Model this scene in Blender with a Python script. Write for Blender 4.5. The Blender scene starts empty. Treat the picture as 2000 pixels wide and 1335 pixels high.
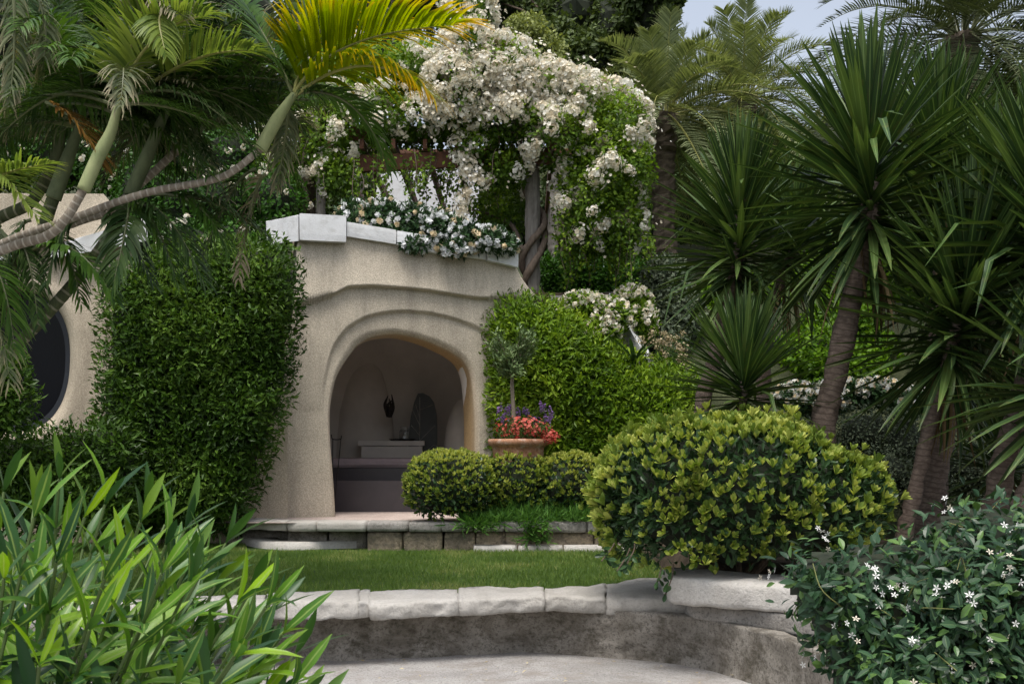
import bpy, math, random
import numpy as np
from mathutils import Vector, Matrix

# ------------------------------------------------------------------ camera, sky, sun, exposure
scene = bpy.context.scene
COL = scene.collection
F, H0, ZC = 2222.0, 875.0, 1.68          # focal length in photo pixels, horizon row, eye height
cam = bpy.data.cameras.new('camera')
cam.sensor_width = 36.0
cam.lens = F / 2000.0 * 36.0
cam.shift_y = (H0 - 667.5) / 2000.0
cam.clip_start, cam.clip_end = 0.1, 2000.0
cam.dof.use_dof = True
cam.dof.focus_distance = 13.0
cam.dof.aperture_fstop = 20.0
co = bpy.data.objects.new('camera', cam)
co.location = (0, 0, ZC)
co.rotation_euler = (math.radians(90), 0, 0)
COL.objects.link(co)
scene.camera = co

SUN_EL, SUN_AZ = math.radians(70), math.radians(195)   # azimuth clockwise from +Y
world = bpy.data.worlds.new('World')
scene.world = world
world.use_nodes = True
wn = world.node_tree
bg = wn.nodes['Background']
sky = wn.nodes.new('ShaderNodeTexSky')
sky.sky_type = 'NISHITA'
sky.sun_disc = False
sky.sun_elevation = SUN_EL
sky.sun_rotation = SUN_AZ
sky.air_density = 1.0
sky.dust_density = 4.0
sky.ozone_density = 1.0
hs = wn.nodes.new('ShaderNodeHueSaturation')
hs.inputs['Saturation'].default_value = 0.5
wn.links.new(sky.outputs[0], hs.inputs['Color'])
wn.links.new(hs.outputs[0], bg.inputs['Color'])
bg.inputs['Strength'].default_value = 0.145
sl = bpy.data.lights.new('sun', 'SUN')
sl.energy = 1.7
sl.angle = math.radians(25)
sl.color = (1.0, 0.96, 0.9)
so = bpy.data.objects.new('sun', sl)
S = Vector((math.sin(SUN_AZ) * math.cos(SUN_EL), math.cos(SUN_AZ) * math.cos(SUN_EL), math.sin(SUN_EL)))
so.rotation_euler = (-S).to_track_quat('-Z', 'Y').to_euler()
so.location = (0, 0, 30)
COL.objects.link(so)

scene.view_settings.view_transform = 'Standard'
scene.view_settings.look = 'None'
scene.view_settings.gamma = 1.0
scene.view_settings.use_curve_mapping = False
scene.view_settings.exposure = 0.72
scene.render.engine = 'CYCLES'
cy = scene.cycles
cy.max_bounces = 6; cy.diffuse_bounces = 4; cy.glossy_bounces = 2
cy.transmission_bounces = 4; cy.transparent_max_bounces = 4
cy.sample_clamp_indirect = 4.0
cy.caustics_reflective = False; cy.caustics_refractive = False

# ------------------------------------------------------------------ helpers
RNG = np.random.default_rng(7)
def W(px, py, d):
    return np.array([(px - 1000.0) / F * d, d, ZC + (H0 - py) / F * d])
def WA(px, py, d):
    px, py, d = np.broadcast_arrays(np.asarray(px, float), np.asarray(py, float), np.asarray(d, float))
    return np.stack([(px - 1000.0) / F * d, d, ZC + (H0 - py) / F * d], -1)
def unit(v):
    return v / np.maximum(np.linalg.norm(v, axis=-1, keepdims=True), 1e-9)
def _h(i, j, k, s):
    n = (i * 73856093) ^ (j * 19349663) ^ (k * 83492791) ^ (s * 2654435761 & 0x7fffffff)
    n = (n ^ (n >> 13)) * 1274126177 & 0x7fffffff
    return ((n ^ (n >> 16)) & 0xffff) / 65535.0
def vnoise(p, s=0):
    p = np.asarray(p, float); i = np.floor(p).astype(np.int64); f = p - i
    f = f * f * (3 - 2 * f); r = 0
    for a in (0, 1):
        for b in (0, 1):
            for c in (0, 1):
                w = (f[..., 0] if a else 1 - f[..., 0]) * (f[..., 1] if b else 1 - f[..., 1]) * (f[..., 2] if c else 1 - f[..., 2])
                r = r + w * _h(i[..., 0] + a, i[..., 1] + b, i[..., 2] + c, s)
    return r * 2 - 1
def fbm(p, s=0, o=3):
    r = 0; a = 1.0; p = np.asarray(p, float)
    for k in range(o):
        r = r + a * vnoise(p * (2 ** k), s + k * 17); a *= 0.5
    return r

class G:
    """collects vertices and faces, builds ONE mesh"""
    def __init__(s): s.V = []; s.Q = []; s.T = []; s.R = []; s.A = []; s.n = 0
    def add(s, V, Q=None, T=None, rnd=0.5, al=0.0):
        V = np.asarray(V, float).reshape(-1, 3); k = len(V)
        s.V.append(V)
        s.R.append(np.broadcast_to(np.asarray(rnd, float), (k,)))
        s.A.append(np.broadcast_to(np.asarray(al, float), (k,)))
        if Q is not None and len(Q): s.Q.append(np.asarray(Q, np.int64).reshape(-1, 4) + s.n)
        if T is not None and len(T): s.T.append(np.asarray(T, np.int64).reshape(-1, 3) + s.n)
        s.n += k
        return s
    def arrays(s):
        V = np.concatenate(s.V)
        Q = np.concatenate(s.Q) if s.Q else np.zeros((0, 4), np.int64)
        T = np.concatenate(s.T) if s.T else np.zeros((0, 3), np.int64)
        return V, Q, T, np.concatenate(s.R), np.concatenate(s.A)
    def mesh(s, name, mat, smooth=False):
        V, Q, T, R, A = s.arrays()
        me = bpy.data.meshes.new(name)
        me.vertices.add(len(V)); me.vertices.foreach_set('co', V.astype(np.float32).ravel())
        nl = Q.size + T.size
        me.loops.add(nl); me.loops.foreach_set('vertex_index', np.concatenate([Q.ravel(), T.ravel()]).astype(np.int32))
        me.polygons.add(len(Q) + len(T))
        tot = np.concatenate([np.full(len(Q), 4), np.full(len(T), 3)]).astype(np.int32)
        st = np.concatenate([[0], np.cumsum(tot)[:-1]]).astype(np.int32)
        me.polygons.foreach_set('loop_start', st); me.polygons.foreach_set('loop_total', tot)
        me.polygons.foreach_set('use_smooth', np.full(len(tot), bool(smooth)))
        for nm, arr in (('rnd', R), ('al', A)):
            at = me.attributes.new(nm, 'FLOAT', 'POINT'); at.data.foreach_set('value', arr.astype(np.float32))
        me.update(calc_edges=True); me.validate()
        if mat: me.materials.append(mat)
        return me
    def build(s, name, mat, parent=None, smooth=False, **kw):
        return link(name, s.mesh(name, mat, smooth), parent, **kw)

def link(name, me, parent=None, label=None, cat=None, group=None, kind=None, M=None):
    o = bpy.data.objects.new(name, me); COL.objects.link(o)
    if M is not None: o.matrix_basis = M
    if parent is not None:
        o.parent = parent
        if parent.type == 'EMPTY': o.matrix_parent_inverse = Matrix.Translation(-parent.location)
    return tag(o, label, cat, group, kind)
def tag(o, label=None, cat=None, group=None, kind=None):
    if label: o['label'] = label
    if cat: o['category'] = cat
    if group: o['group'] = group
    if kind: o['kind'] = kind
    return o
def thing(name, loc, label, cat, group=None):
    o = bpy.data.objects.new(name, None); COL.objects.link(o)
    o.location = Vector([float(c) for c in loc]); o.empty_display_size = 0.2
    return tag(o, label, cat, group)
def MX(R, t, s=1.0):
    m = np.eye(4); m[:3, :3] = R * s; m[:3, 3] = t
    return Matrix([[float(c) for c in r] for r in m])

def frames(dirs, nrm):
    y = unit(dirs); z = nrm - (nrm * y).sum(-1, keepdims=True) * y
    bad = np.linalg.norm(z, axis=-1) < 1e-4
    if bad.any(): z[bad] = np.cross(y[bad], np.array([1.0, 0.3, 0.1]))
    z = unit(z); x = np.cross(y, z)
    return np.stack([x, y, z], -1)
def scatter(g, tpl, P, R, size, rnd=None, al=None):
    """copies of a small template (V,Q,T[,al]) merged into g"""
    V, Q, T = tpl[0], tpl[1], tpl[2]; N = len(P); k = len(V)
    size = np.broadcast_to(np.asarray(size, float), (N,))
    X = np.einsum('nij,kj->nki', R, V) * size[:, None, None] + P[:, None, :]
    off = (np.arange(N) * k)[:, None, None]
    q = (np.asarray(Q)[None] + off).reshape(-1, 4) if len(Q) else None
    t = (np.asarray(T)[None] + off).reshape(-1, 3) if len(T) else None
    if rnd is None: rnd = RNG.random(N)
    rr = np.repeat(rnd, k)
    aa = np.tile(tpl[3], N) if len(tpl) > 3 else 0.0
    if al is not None: aa = np.repeat(al, k)
    g.add(X.reshape(-1, 3), q, t, rr, aa)

def catmull(pts, n):
    P = np.asarray(pts, float)
    if len(P) == 2: P = np.array([P[0], (P[0] + P[1]) / 2, P[1]])
    E = np.vstack([2 * P[0] - P[1], P, 2 * P[-1] - P[-2]]); out = []
    m = len(P) - 1; ts = np.linspace(0, m, n)
    for t in ts:
        i = min(int(t), m - 1); u = t - i; a, b, c, d = E[i:i + 4]
        out.append(0.5 * (2 * b + (c - a) * u + (2 * a - 5 * b + 4 * c - d) * u * u + (3 * b - a - 3 * c + d) * u ** 3))
    return np.array(out)
def tube(g, pts, rad, seg=8, n=None, rings=0.0, ring_h=0.0, noise=0.0, rnd=0.5, seed=0):
    P = catmull(pts, n or max(6, len(pts) * 5)); n = len(P)
    r = np.interp(np.linspace(0, 1, n), np.linspace(0, 1, len(np.atleast_1d(rad))), np.atleast_1d(rad)) if np.ndim(rad) else np.full(n, rad)
    L = np.concatenate([[0], np.cumsum(np.linalg.norm(np.diff(P, axis=0), axis=1))])
    if rings > 0: r = r * (1 + ring_h * (np.mod(L / rings, 1.0) < 0.2))
    T = unit(np.gradient(P, axis=0)); ref = np.array([0.31, 0.95, 0.07]); X = [];
    u = unit(np.cross(T[0], ref))
    for k in range(n):
        u = unit(u - (u @ T[k]) * T[k]); X.append(u)
    X = np.array(X); Y = np.cross(T, X); a = np.linspace(0, 2 * np.pi, seg, endpoint=False)
    V = P[:, None] + r[:, None, None] * (np.cos(a)[None, :, None] * X[:, None] + np.sin(a)[None, :, None] * Y[:, None])
    V = V.reshape(-1, 3)
    if noise: V = V + (V - np.repeat(P, seg, 0)) * (noise * fbm(V * 14, seed, 2))[:, None]
    i = np.arange(n - 1)[:, None] * seg; j = np.arange(seg)[None]; j2 = (j + 1) % seg
    Q = np.stack([i + j, i + j2, i + seg + j2, i + seg + j], -1).reshape(-1, 4)
    base = len(V); V = np.vstack([V, P[0], P[-1]])
    T3 = [[base, (k + 1) % seg, k] for k in range(seg)] + [[base + 1, (n - 1) * seg + k, (n - 1) * seg + (k + 1) % seg] for k in range(seg)]
    g.add(V, Q, T3, rnd, np.concatenate([np.repeat(L, seg), [L[0], L[-1]]]))
    return g
def lathe(g, c, prof, seg=32):
    a = np.linspace(0, 2 * np.pi, seg, endpoint=False); V = []
    for r, z in prof: V.append(np.stack([c[0] + r * np.cos(a), c[1] + r * np.sin(a), np.full(seg, c[2] + z)], -1))
    V = np.concatenate(V); n = len(prof)
    i = np.arange(n - 1)[:, None] * seg; j = np.arange(seg)[None]; j2 = (j + 1) % seg
    g.add(V, np.stack([i + j, i + j2, i + seg + j2, i + seg + j], -1).reshape(-1, 4)); return g
def hexa(g, c8, div=(1, 1, 1), rough=0.0, seed=0, rnd=0.5, bev=0.0):
    """solid with 8 corners (bottom 4 ccw, top 4 ccw), subdivided; roughened like hewn stone"""
    c = np.asarray(c8, float); nx, ny, nz = div; idx = {}; V = []; Q = []
    def vid(i, j, k):
        key = (i, j, k)
        if key not in idx:
            u, v, w = i / nx, j / ny, k / nz
            b = c[0] * (1 - u) * (1 - v) + c[1] * u * (1 - v) + c[2] * u * v + c[3] * (1 - u) * v
            t = c[4] * (1 - u) * (1 - v) + c[5] * u * (1 - v) + c[6] * u * v + c[7] * (1 - u) * v
            p = b * (1 - w) + t * w
            if bev:
                ne = (i in (0, nx)) + (j in (0, ny)) + (k in (0, nz))
                if ne >= 2:
                    cc = c.mean(0); dd = cc - p; p = p + dd / max(np.linalg.norm(dd), 1e-6) * bev * (ne - 1)
            idx[key] = len(V); V.append(p)
        return idx[key]
    for i in range(nx):
        for j in range(ny):
            Q.append([vid(i, j, 0), vid(i, j + 1, 0), vid(i + 1, j + 1, 0), vid(i + 1, j, 0)])
            Q.append([vid(i, j, nz), vid(i + 1, j, nz), vid(i + 1, j + 1, nz), vid(i, j + 1, nz)])
    for i in range(nx):
        for k in range(nz):
            Q.append([vid(i, 0, k), vid(i + 1, 0, k), vid(i + 1, 0, k + 1), vid(i, 0, k + 1)])
            Q.append([vid(i, ny, k), vid(i, ny, k + 1), vid(i + 1, ny, k + 1), vid(i + 1, ny, k)])
    for j in range(ny):
        for k in range(nz):
            Q.append([vid(0, j, k), vid(0, j, k + 1), vid(0, j + 1, k + 1), vid(0, j + 1, k)])
            Q.append([vid(nx, j, k), vid(nx, j + 1, k), vid(nx, j + 1, k + 1), vid(nx, j, k + 1)])
    V = np.array(V)
    if rough:
        V = V + rough * np.stack([fbm(V * 5 + 3.1, seed), fbm(V * 5 + 9.7, seed + 5), 0.6 * fbm(V * 5 + 21.3, seed + 9)], -1)
    g.add(V, Q, None, rnd); return g
def box(g, x0, x1, y0, y1, z0, z1, **k):
    return hexa(g, [(x0, y0, z0), (x1, y0, z0), (x1, y1, z0), (x0, y1, z0), (x0, y0, z1), (x1, y0, z1), (x1, y1, z1), (x0, y1, z1)], **k)

# ------------------------------------------------------------------ materials
def newmat(name):
    m = bpy.data.materials.new(name); m.use_nodes = True
    nt = m.node_tree; b = nt.nodes['Principled BSDF']
    return m, nt, b
def ramp(nt, fac, stops):
    r = nt.nodes.new('ShaderNodeValToRGB'); e = r.color_ramp.elements
    while len(e) < len(stops): e.new(0.5)
    for k, (p, c) in enumerate(stops):
        e[k].position = p; e[k].color = (c[0], c[1], c[2], 1)
    nt.links.new(fac, r.inputs[0]); return r.outputs[0]
def noise(nt, scale, detail=4, rough=0.6, vec=None, dist=0.0):
    n = nt.nodes.new('ShaderNodeTexNoise'); n.inputs['Scale'].default_value = scale
    n.inputs['Detail'].default_value = detail; n.inputs['Roughness'].default_value = rough
    n.inputs['Distortion'].default_value = dist
    if vec is not None: nt.links.new(vec, n.inputs['Vector'])
    return n.outputs[0]
def coords(nt, scale=(1, 1, 1)):
    t = nt.nodes.new('ShaderNodeTexCoord'); m = nt.nodes.new('ShaderNodeMapping')
    m.inputs['Scale'].default_value = scale; nt.links.new(t.outputs['Object'], m.inputs[0]); return m.outputs[0]
def mix(nt, fac, a, b, mode='MIX'):
    m = nt.nodes.new('ShaderNodeMix'); m.data_type = 'RGBA'; m.blend_type = mode
    for s, v in ((m.inputs[0], fac), (m.inputs[6], a), (m.inputs[7], b)):
        if hasattr(v, 'links'): nt.links.new(v, s)
        elif isinstance(v, (int, float)): s.default_value = v
        else: s.default_value = (v[0], v[1], v[2], 1)
    return m.outputs[2]
def attr(nt, name):
    a = nt.nodes.new('ShaderNodeAttribute'); a.attribute_name = name; return a.outputs['Fac']
def bump(nt, b, h, strength=0.5, dist=0.01):
    n = nt.nodes.new('ShaderNodeBump'); n.inputs['Strength'].default_value = strength; n.inputs['Distance'].default_value = dist
    nt.links.new(h, n.inputs['Height']); nt.links.new(n.outputs[0], b.inputs['Normal'])
def srgb(r, g, b):
    f = lambda c: (c / 255 / 12.92) if c / 255 <= 0.04045 else ((c / 255 + 0.055) / 1.055) ** 2.4
    return (f(r), f(g), f(b))
def leafmat(name, stops, rough=0.45, transl=0.25, src='rnd', tip=None, spec=0.2, tcol=None, rib=None, sat=1.12, spots=0.0):
    """leaf: per-leaf tint from its own random number, with light passing through"""
    m, nt, b = newmat(name)
    if src == 'rnd': fac = attr(nt, 'rnd')
    else:
        oi = nt.nodes.new('ShaderNodeObjectInfo'); fac = oi.outputs['Random']
    c = ramp(nt, fac, stops)
    if tip is not None:
        r = nt.nodes.new('ShaderNodeMapRange'); r.inputs[1].default_value = tip[0]; r.inputs[2].default_value = tip[1]
        nt.links.new(attr(nt, 'al'), r.inputs[0]); c = mix(nt, r.outputs[0], c, tip[2])
    if spots:
        n_ = noise(nt, 1.0, 4, 0.7, coords(nt, (9, 4, 9)) if src == 'obj' else coords(nt, (30, 30, 30)))
        c = mix(nt, ramp(nt, n_, [(0.52, (0, 0, 0)), (0.75, (spots,) * 3)]), c, (0.20, 0.15, 0.05))
    if rib is not None:
        c = mix(nt, ramp(nt, attr(nt, 'rnd'), [(0.80, (0, 0, 0)), (0.93, (0.8,) * 3)]), c, rib)
    h_ = nt.nodes.new('ShaderNodeHueSaturation'); h_.inputs['Saturation'].default_value = sat; nt.links.new(c, h_.inputs['Color']); c = h_.outputs[0]
    nt.links.new(c, b.inputs['Base Color'])
    b.inputs['Roughness'].default_value = rough; b.inputs['Specular IOR Level'].default_value = spec
    if transl > 0:
        t = nt.nodes.new('ShaderNodeBsdfTranslucent'); ms = nt.nodes.new('ShaderNodeMixShader')
        nt.links.new(mix(nt, 1.0, c, tcol or (1.25, 1.25, 0.55), 'MULTIPLY'), t.inputs[0])
        ms.inputs[0].default_value = transl
        nt.links.new(b.outputs[0], ms.inputs[1]); nt.links.new(t.outputs[0], ms.inputs[2])
        nt.links.new(ms.outputs[0], nt.nodes['Material Output'].inputs[0])
    return m
def solid(name, col, rough=0.6, metal=0.0, var=0.15, scale=8.0, bmp=0.0):
    m, nt, b = newmat(name); v = coords(nt)
    n = noise(nt, scale, 5, 0.65, v)
    lo = tuple(c * (1 - var) for c in col); hi = tuple(min(1, c * (1 + var)) for c in col)
    nt.links.new(ramp(nt, n, [(0.3, lo), (0.7, hi)]), b.inputs['Base Color'])
    b.inputs['Roughness'].default_value = rough; b.inputs['Metallic'].default_value = metal
    if bmp: bump(nt, b, noise(nt, scale * 5, 6, 0.7, v), bmp, 0.01)
    return m

def stucco(name, base, warm, stain=0.6):
    m, nt, b = newmat(name); v = coords(nt)
    big = noise(nt, 0.9, 5, 0.6, v, 0.6)
    c = ramp(nt, big, [(0.3, tuple(x * 0.86 for x in base)), (0.62, base)])
    drip = noise(nt, 1.0, 6, 0.65, coords(nt, (3.2, 3.2, 0.55)))
    c = mix(nt, ramp(nt, drip, [(0.44, (0, 0, 0)), (0.64, (stain,) * 3)]), c, tuple(x * 0.58 for x in base))
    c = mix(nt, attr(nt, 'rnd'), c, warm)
    vo = nt.nodes.new('ShaderNodeTexVoronoi'); vo.inputs['Scale'].default_value = 110; nt.links.new(v, vo.inputs['Vector'])
    sp = noise(nt, 75, 3, 0.6, v)
    c = mix(nt, ramp(nt, sp, [(0.42, (0, 0, 0)), (0.62, (1, 1, 1))]), mix(nt, 1.0, c, (0.74, 0.73, 0.71), 'MULTIPLY'), mix(nt, 1.0, c, (1.1, 1.1, 1.08), 'MULTIPLY'))
    nt.links.new(c, b.inputs['Base Color']); b.inputs['Roughness'].default_value = 0.95
    b.inputs['Specular IOR Level'].default_value = 0.15
    mm = nt.nodes.new('ShaderNodeMath'); mm.operation = 'ADD'
    nt.links.new(vo.outputs[0], mm.inputs[0]); nt.links.new(noise(nt, 4, 6, 0.7, v), mm.inputs[1])
    bump(nt, b, mm.outputs[0], 0.45, 0.012)
    return m
def stone(name, light, dark, scale=3.0, lo=0.4, hi=0.65, bmp=0.7, moss=None, fine=26, spot=0.75):
    m, nt, b = newmat(name); v = coords(nt)
    n1 = noise(nt, scale, 8, 0.7, v, 0.8)
    c = ramp(nt, n1, [(lo, dark), (hi, light)])
    n2 = noise(nt, fine, 6, 0.75, v, 0.3)
    c = mix(nt, ramp(nt, n2, [(0.38, (spot,) * 3), (0.5, (0, 0, 0))]), c, tuple(x * 0.5 for x in dark))
    if moss: c = mix(nt, ramp(nt, noise(nt, scale * 1.7, 7, 0.75, coords(nt, (1, 1, 1.6))), [(0.5, (0, 0, 0)), (0.66, (0.85,) * 3)]), c, moss)
    oi = nt.nodes.new('ShaderNodeObjectInfo')
    c = mix(nt, 1.0, c, ramp(nt, oi.outputs['Random'], [(0, (0.8, 0.79, 0.77)), (1, (1.0, 1.0, 1.0))]), 'MULTIPLY')
    nt.links.new(c, b.inputs['Base Color']); b.inputs['Roughness'].default_value = 0.9; b.inputs['Specular IOR Level'].default_value = 0.2
    mm = nt.nodes.new('ShaderNodeMath'); mm.operation = 'ADD'
    nt.links.new(n1, mm.inputs[0]); nt.links.new(n2, mm.inputs[1])
    bump(nt, b, mm.outputs[0], bmp, 0.03)
    return m
def barkmat(name, light, dark, band=None, stretch=(30, 30, 4), bmp=0.8, ring=0.07, wob=0.3):
    m, nt, b = newmat(name); n = noise(nt, 1.0, 6, 0.7, coords(nt, stretch), 0.4)
    c = ramp(nt, n, [(0.35, dark), (0.68, light)])
    h = n
    if band is not None:
        f = nt.nodes.new('ShaderNodeMath'); f.operation = 'MODULO'; f.inputs[1].default_value = ring
        w_ = nt.nodes.new('ShaderNodeMath'); w_.operation = 'MULTIPLY_ADD'; w_.inputs[1].default_value = ring * wob
        nt.links.new(noise(nt, 5.0, 3, 0.6, coords(nt)), w_.inputs[0]); nt.links.new(attr(nt, 'al'), w_.inputs[2])
        nt.links.new(w_.outputs[0], f.inputs[0])
        l = nt.nodes.new('ShaderNodeMath'); l.operation = 'LESS_THAN'; l.inputs[1].default_value = ring * 0.22
        nt.links.new(f.outputs[0], l.inputs[0]); c = mix(nt, l.outputs[0], c, band)
    nt.links.new(c, b.inputs['Base Color']); b.inputs['Roughness'].default_value = 0.85; b.inputs['Specular IOR Level'].default_value = 0.2
    bump(nt, b, h, bmp, 0.01)
    return m

M = {}
M['stucco'] = stucco('stucco', (0.58, 0.515, 0.42), (0.52, 0.37, 0.20))
M['room'] = solid('room_plaster', (0.60, 0.555, 0.51), 0.9, var=0.12, scale=1.5)
M['white'] = stone('white_plaster', (0.76, 0.775, 0.79), (0.66, 0.665, 0.67), 3.5, 0.3, 0.6, 0.2, moss=(0.55, 0.55, 0.54), fine=50, spot=0.12)
M['coping'] = stone('pale_limestone', (0.60, 0.575, 0.535), (0.46, 0.435, 0.395), 2.4, 0.32, 0.6, 0.7, fine=45, spot=0.35)
M['greystone'] = stone('grey_limestone', (0.42, 0.40, 0.375), (0.27, 0.255, 0.235), 3, 0.35, 0.62, 0.6, fine=40)
M['wallface'] = stone('stained_wall', (0.47, 0.435, 0.385), (0.24, 0.215, 0.18), 3.2, 0.36, 0.6, 1.0, moss=(0.10, 0.088, 0.062), fine=38)
M['block'] = stone('brown_block_stone', (0.46, 0.375, 0.265), (0.22, 0.185, 0.14), 4, 0.4, 0.65, 0.9, moss=(0.12, 0.11, 0.085), fine=22)
M['slab'] = stone('slab_stone', (0.44, 0.425, 0.41), (0.27, 0.255, 0.24), 1.5, 0.28, 0.6, 0.6, moss=(0.27, 0.24, 0.21), fine=60)
M['pinkfloor'] = stone('pink_floor', (0.60, 0.50, 0.45), (0.47, 0.38, 0.34), 2, 0.35, 0.6, 0.2)
M['soil'] = stone('soil', (0.10, 0.075, 0.05), (0.05, 0.038, 0.026), 3, 0.4, 0.6, 0.8)
M['hill'] = stone('hill_earth', (0.075, 0.085, 0.04), (0.035, 0.045, 0.02), 1.5, 0.4, 0.6, 0.8)
M['lawn'] = stone('lawn_base', (0.075, 0.125, 0.035), (0.045, 0.085, 0.022), 3, 0.4, 0.6, 0.5)
M['terracotta'] = stone('terracotta', (0.52, 0.27, 0.16), (0.34, 0.17, 0.10), 6, 0.35, 0.6, 0.3, moss=(0.55, 0.45, 0.38), fine=30)
M['rust'] = solid('rusted_beam', (0.11, 0.045, 0.022), 0.8, var=0.4, scale=9, bmp=0.4)
M['post'] = barkmat('grey_timber', (0.27, 0.25, 0.225), (0.13, 0.12, 0.105), stretch=(26, 26, 2.2))
M['vine'] = barkmat('vine_wood', (0.20, 0.155, 0.12), (0.09, 0.07, 0.055))
M['wood'] = barkmat('brown_bark', (0.12, 0.09, 0.065), (0.05, 0.038, 0.028))
M['olivebark'] = barkmat('olive_bark', (0.33, 0.28, 0.21), (0.17, 0.14, 0.10))
M['yuccabark'] = barkmat('yucca_bark', (0.20, 0.155, 0.125), (0.085, 0.062, 0.05), band=(0.095, 0.07, 0.056), stretch=(16, 16, 30), ring=0.05, bmp=1.0, wob=1.3)
M['palmbark'] = barkmat('palm_bark_grey', (0.30, 0.26, 0.21), (0.15, 0.125, 0.095), band=(0.34, 0.31, 0.26), ring=0.055)
M['palmgreen'] = barkmat('palm_bark_green', (0.085, 0.10, 0.045), (0.045, 0.055, 0.028), band=(0.19, 0.185, 0.13), ring=0.08)
M['shaft'] = barkmat('crownshaft', (0.33, 0.36, 0.18), (0.20, 0.235, 0.11), stretch=(8, 8, 3), bmp=0.2)
M['shaftdark'] = barkmat('crownshaft_dark', (0.16, 0.19, 0.10), (0.085, 0.105, 0.055), stretch=(8, 8, 3), bmp=0.2)
M['datebark'] = barkmat('date_palm_bark', (0.17, 0.135, 0.10), (0.07, 0.055, 0.042), stretch=(5, 5, 9))
M['darkin'] = solid('core_dark', (0.016, 0.022, 0.010), 1.0, var=0.3)  # near-black filler cores: the shade inside foliage put into their colour
M['glass'], _nt, _b = newmat('dark_glass'); _b.inputs['Base Color'].default_value = (0.004, 0.005, 0.008, 1); _b.inputs['Roughness'].default_value = 0.06; _b.inputs['Specular IOR Level'].default_value = 0.12
M['bluemetal'] = solid('blue_black_metal', (0.012, 0.016, 0.024), 0.55, 0.0)
M['darkwood'] = solid('dark_door', (0.02, 0.022, 0.02), 0.5, var=0.4)
M['iron'] = solid('dark_iron', (0.03, 0.026, 0.024), 0.55, 0.4)
M['daybed'] = solid('daybed_dark', (0.055, 0.045, 0.05), 0.35, var=0.12)
M['cushion'] = solid('cushion_mauve', (0.30, 0.24, 0.25), 0.9, var=0.12)
M['jar'], _nt, _b = newmat('jar_glass'); _b.inputs['Base Color'].default_value = (0.85, 0.88, 0.87, 1); _b.inputs['Roughness'].default_value = 0.05; _b.inputs['Transmission Weight'].default_value = 0.85
# foliage
L_ = lambda *c: c
M['hedge_l'] = leafmat('hedge_leaf', [(0, (0.028, 0.055, 0.014)), (0.5, (0.055, 0.108, 0.022)), (1, (0.12, 0.19, 0.045))], 0.38, 0.22)
M['hedge_r'] = leafmat('bright_hedge_leaf', [(0, (0.055, 0.105, 0.018)), (0.5, (0.14, 0.225, 0.036)), (1, (0.30, 0.40, 0.075))], 0.42, 0.28)
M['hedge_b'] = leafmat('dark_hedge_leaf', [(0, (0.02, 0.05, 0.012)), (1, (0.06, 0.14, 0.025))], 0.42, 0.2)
M['rose_leaf'] = leafmat('rose_leaf', [(0, (0.045, 0.085, 0.018)), (0.5, (0.11, 0.185, 0.033)), (1, (0.24, 0.34, 0.06))], 0.45, 0.4)
M['rose'] = leafmat('cream_petal', [(0, (0.70, 0.60, 0.42)), (0.35, (0.78, 0.73, 0.60)), (1, (0.83, 0.81, 0.73))], 0.7, 0.3, tcol=(1, 1, 0.95), spec=0.1, sat=.9)
M['rose2'] = leafmat('cream_yellow_petal', [(0, (0.78, 0.58, 0.30)), (0.3, (0.78, 0.72, 0.54)), (0.5, (0.82, 0.83, 0.82)), (1, (0.84, 0.85, 0.86))], 0.7, 0.25, tcol=(1, 1, 0.95), spec=0.1, sat=.9)
M['gard_leaf'] = leafmat('gardenia_leaf', [(0, (0.018, 0.04, 0.018)), (1, (0.06, 0.11, 0.045))], 0.3, 0.12)
M['round_new'] = leafmat('new_shoot_leaf', [(0, (0.105, 0.165, 0.036)), (0.55, (0.235, 0.30, 0.066)), (1, (0.45, 0.48, 0.14))], 0.5, 0.3, sat=1.06)
M['round_old'] = leafmat('mature_shrub_leaf', [(0, (0.016, 0.034, 0.014)), (1, (0.045, 0.085, 0.035))], 0.28, 0.08)
M['jas_leaf'] = leafmat('jasmine_leaf', [(0, (0.014, 0.038, 0.018)), (0.75, (0.035, 0.085, 0.035)), (1, (0.10, 0.19, 0.04))], 0.3, 0.12, spec=.25, sat=.95)
M['jas_leaf_o'] = leafmat('jasmine_leaf_single', [(0, (0.014, 0.038, 0.018)), (0.75, (0.035, 0.085, 0.035)), (1, (0.12, 0.23, 0.045))], 0.3, 0.12, src='obj', spec=0.28, rib=(0.09, 0.15, 0.06), sat=.95)
M['jas_flower'] = leafmat('jasmine_petal', [(0, (0.66, 0.58, 0.45)), (0.3, (0.76, 0.75, 0.68)), (1, (0.82, 0.82, 0.80))], 0.6, 0.2, tcol=(1, 1, 0.95))
M['jas_stem'] = solid('jasmine_stem', (0.16, 0.17, 0.05), 0.6)
M['ole_o'] = leafmat('oleander_leaf_single', [(0, (0.035, 0.085, 0.04)), (0.45, (0.08, 0.175, 0.04)), (0.8, (0.16, 0.30, 0.045)), (1, (0.25, 0.40, 0.05))], 0.36, 0.32, src='obj', spec=0.4, rib=(0.30, 0.40, 0.14), spots=0.35)
M['ole'] = leafmat('oleander_leaf', [(0, (0.025, 0.06, 0.03)), (0.6, (0.06, 0.125, 0.035)), (1, (0.15, 0.24, 0.04))], 0.36, 0.3, spec=0.35)  # darker colour for the rear leaves, deepening the dark between them
M['ole_stem'] = solid('oleander_stem', (0.085, 0.13, 0.035), 0.6)
M['yucca'] = leafmat('yucca_leaf', [(0, (0.022, 0.044, 0.017)), (0.6, (0.044, 0.080, 0.028)), (1, (0.10, 0.152, 0.05))], 0.42, 0.14, src='obj', spec=0.28, rib=(0.16, 0.23, 0.09), spots=0.4)
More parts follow.
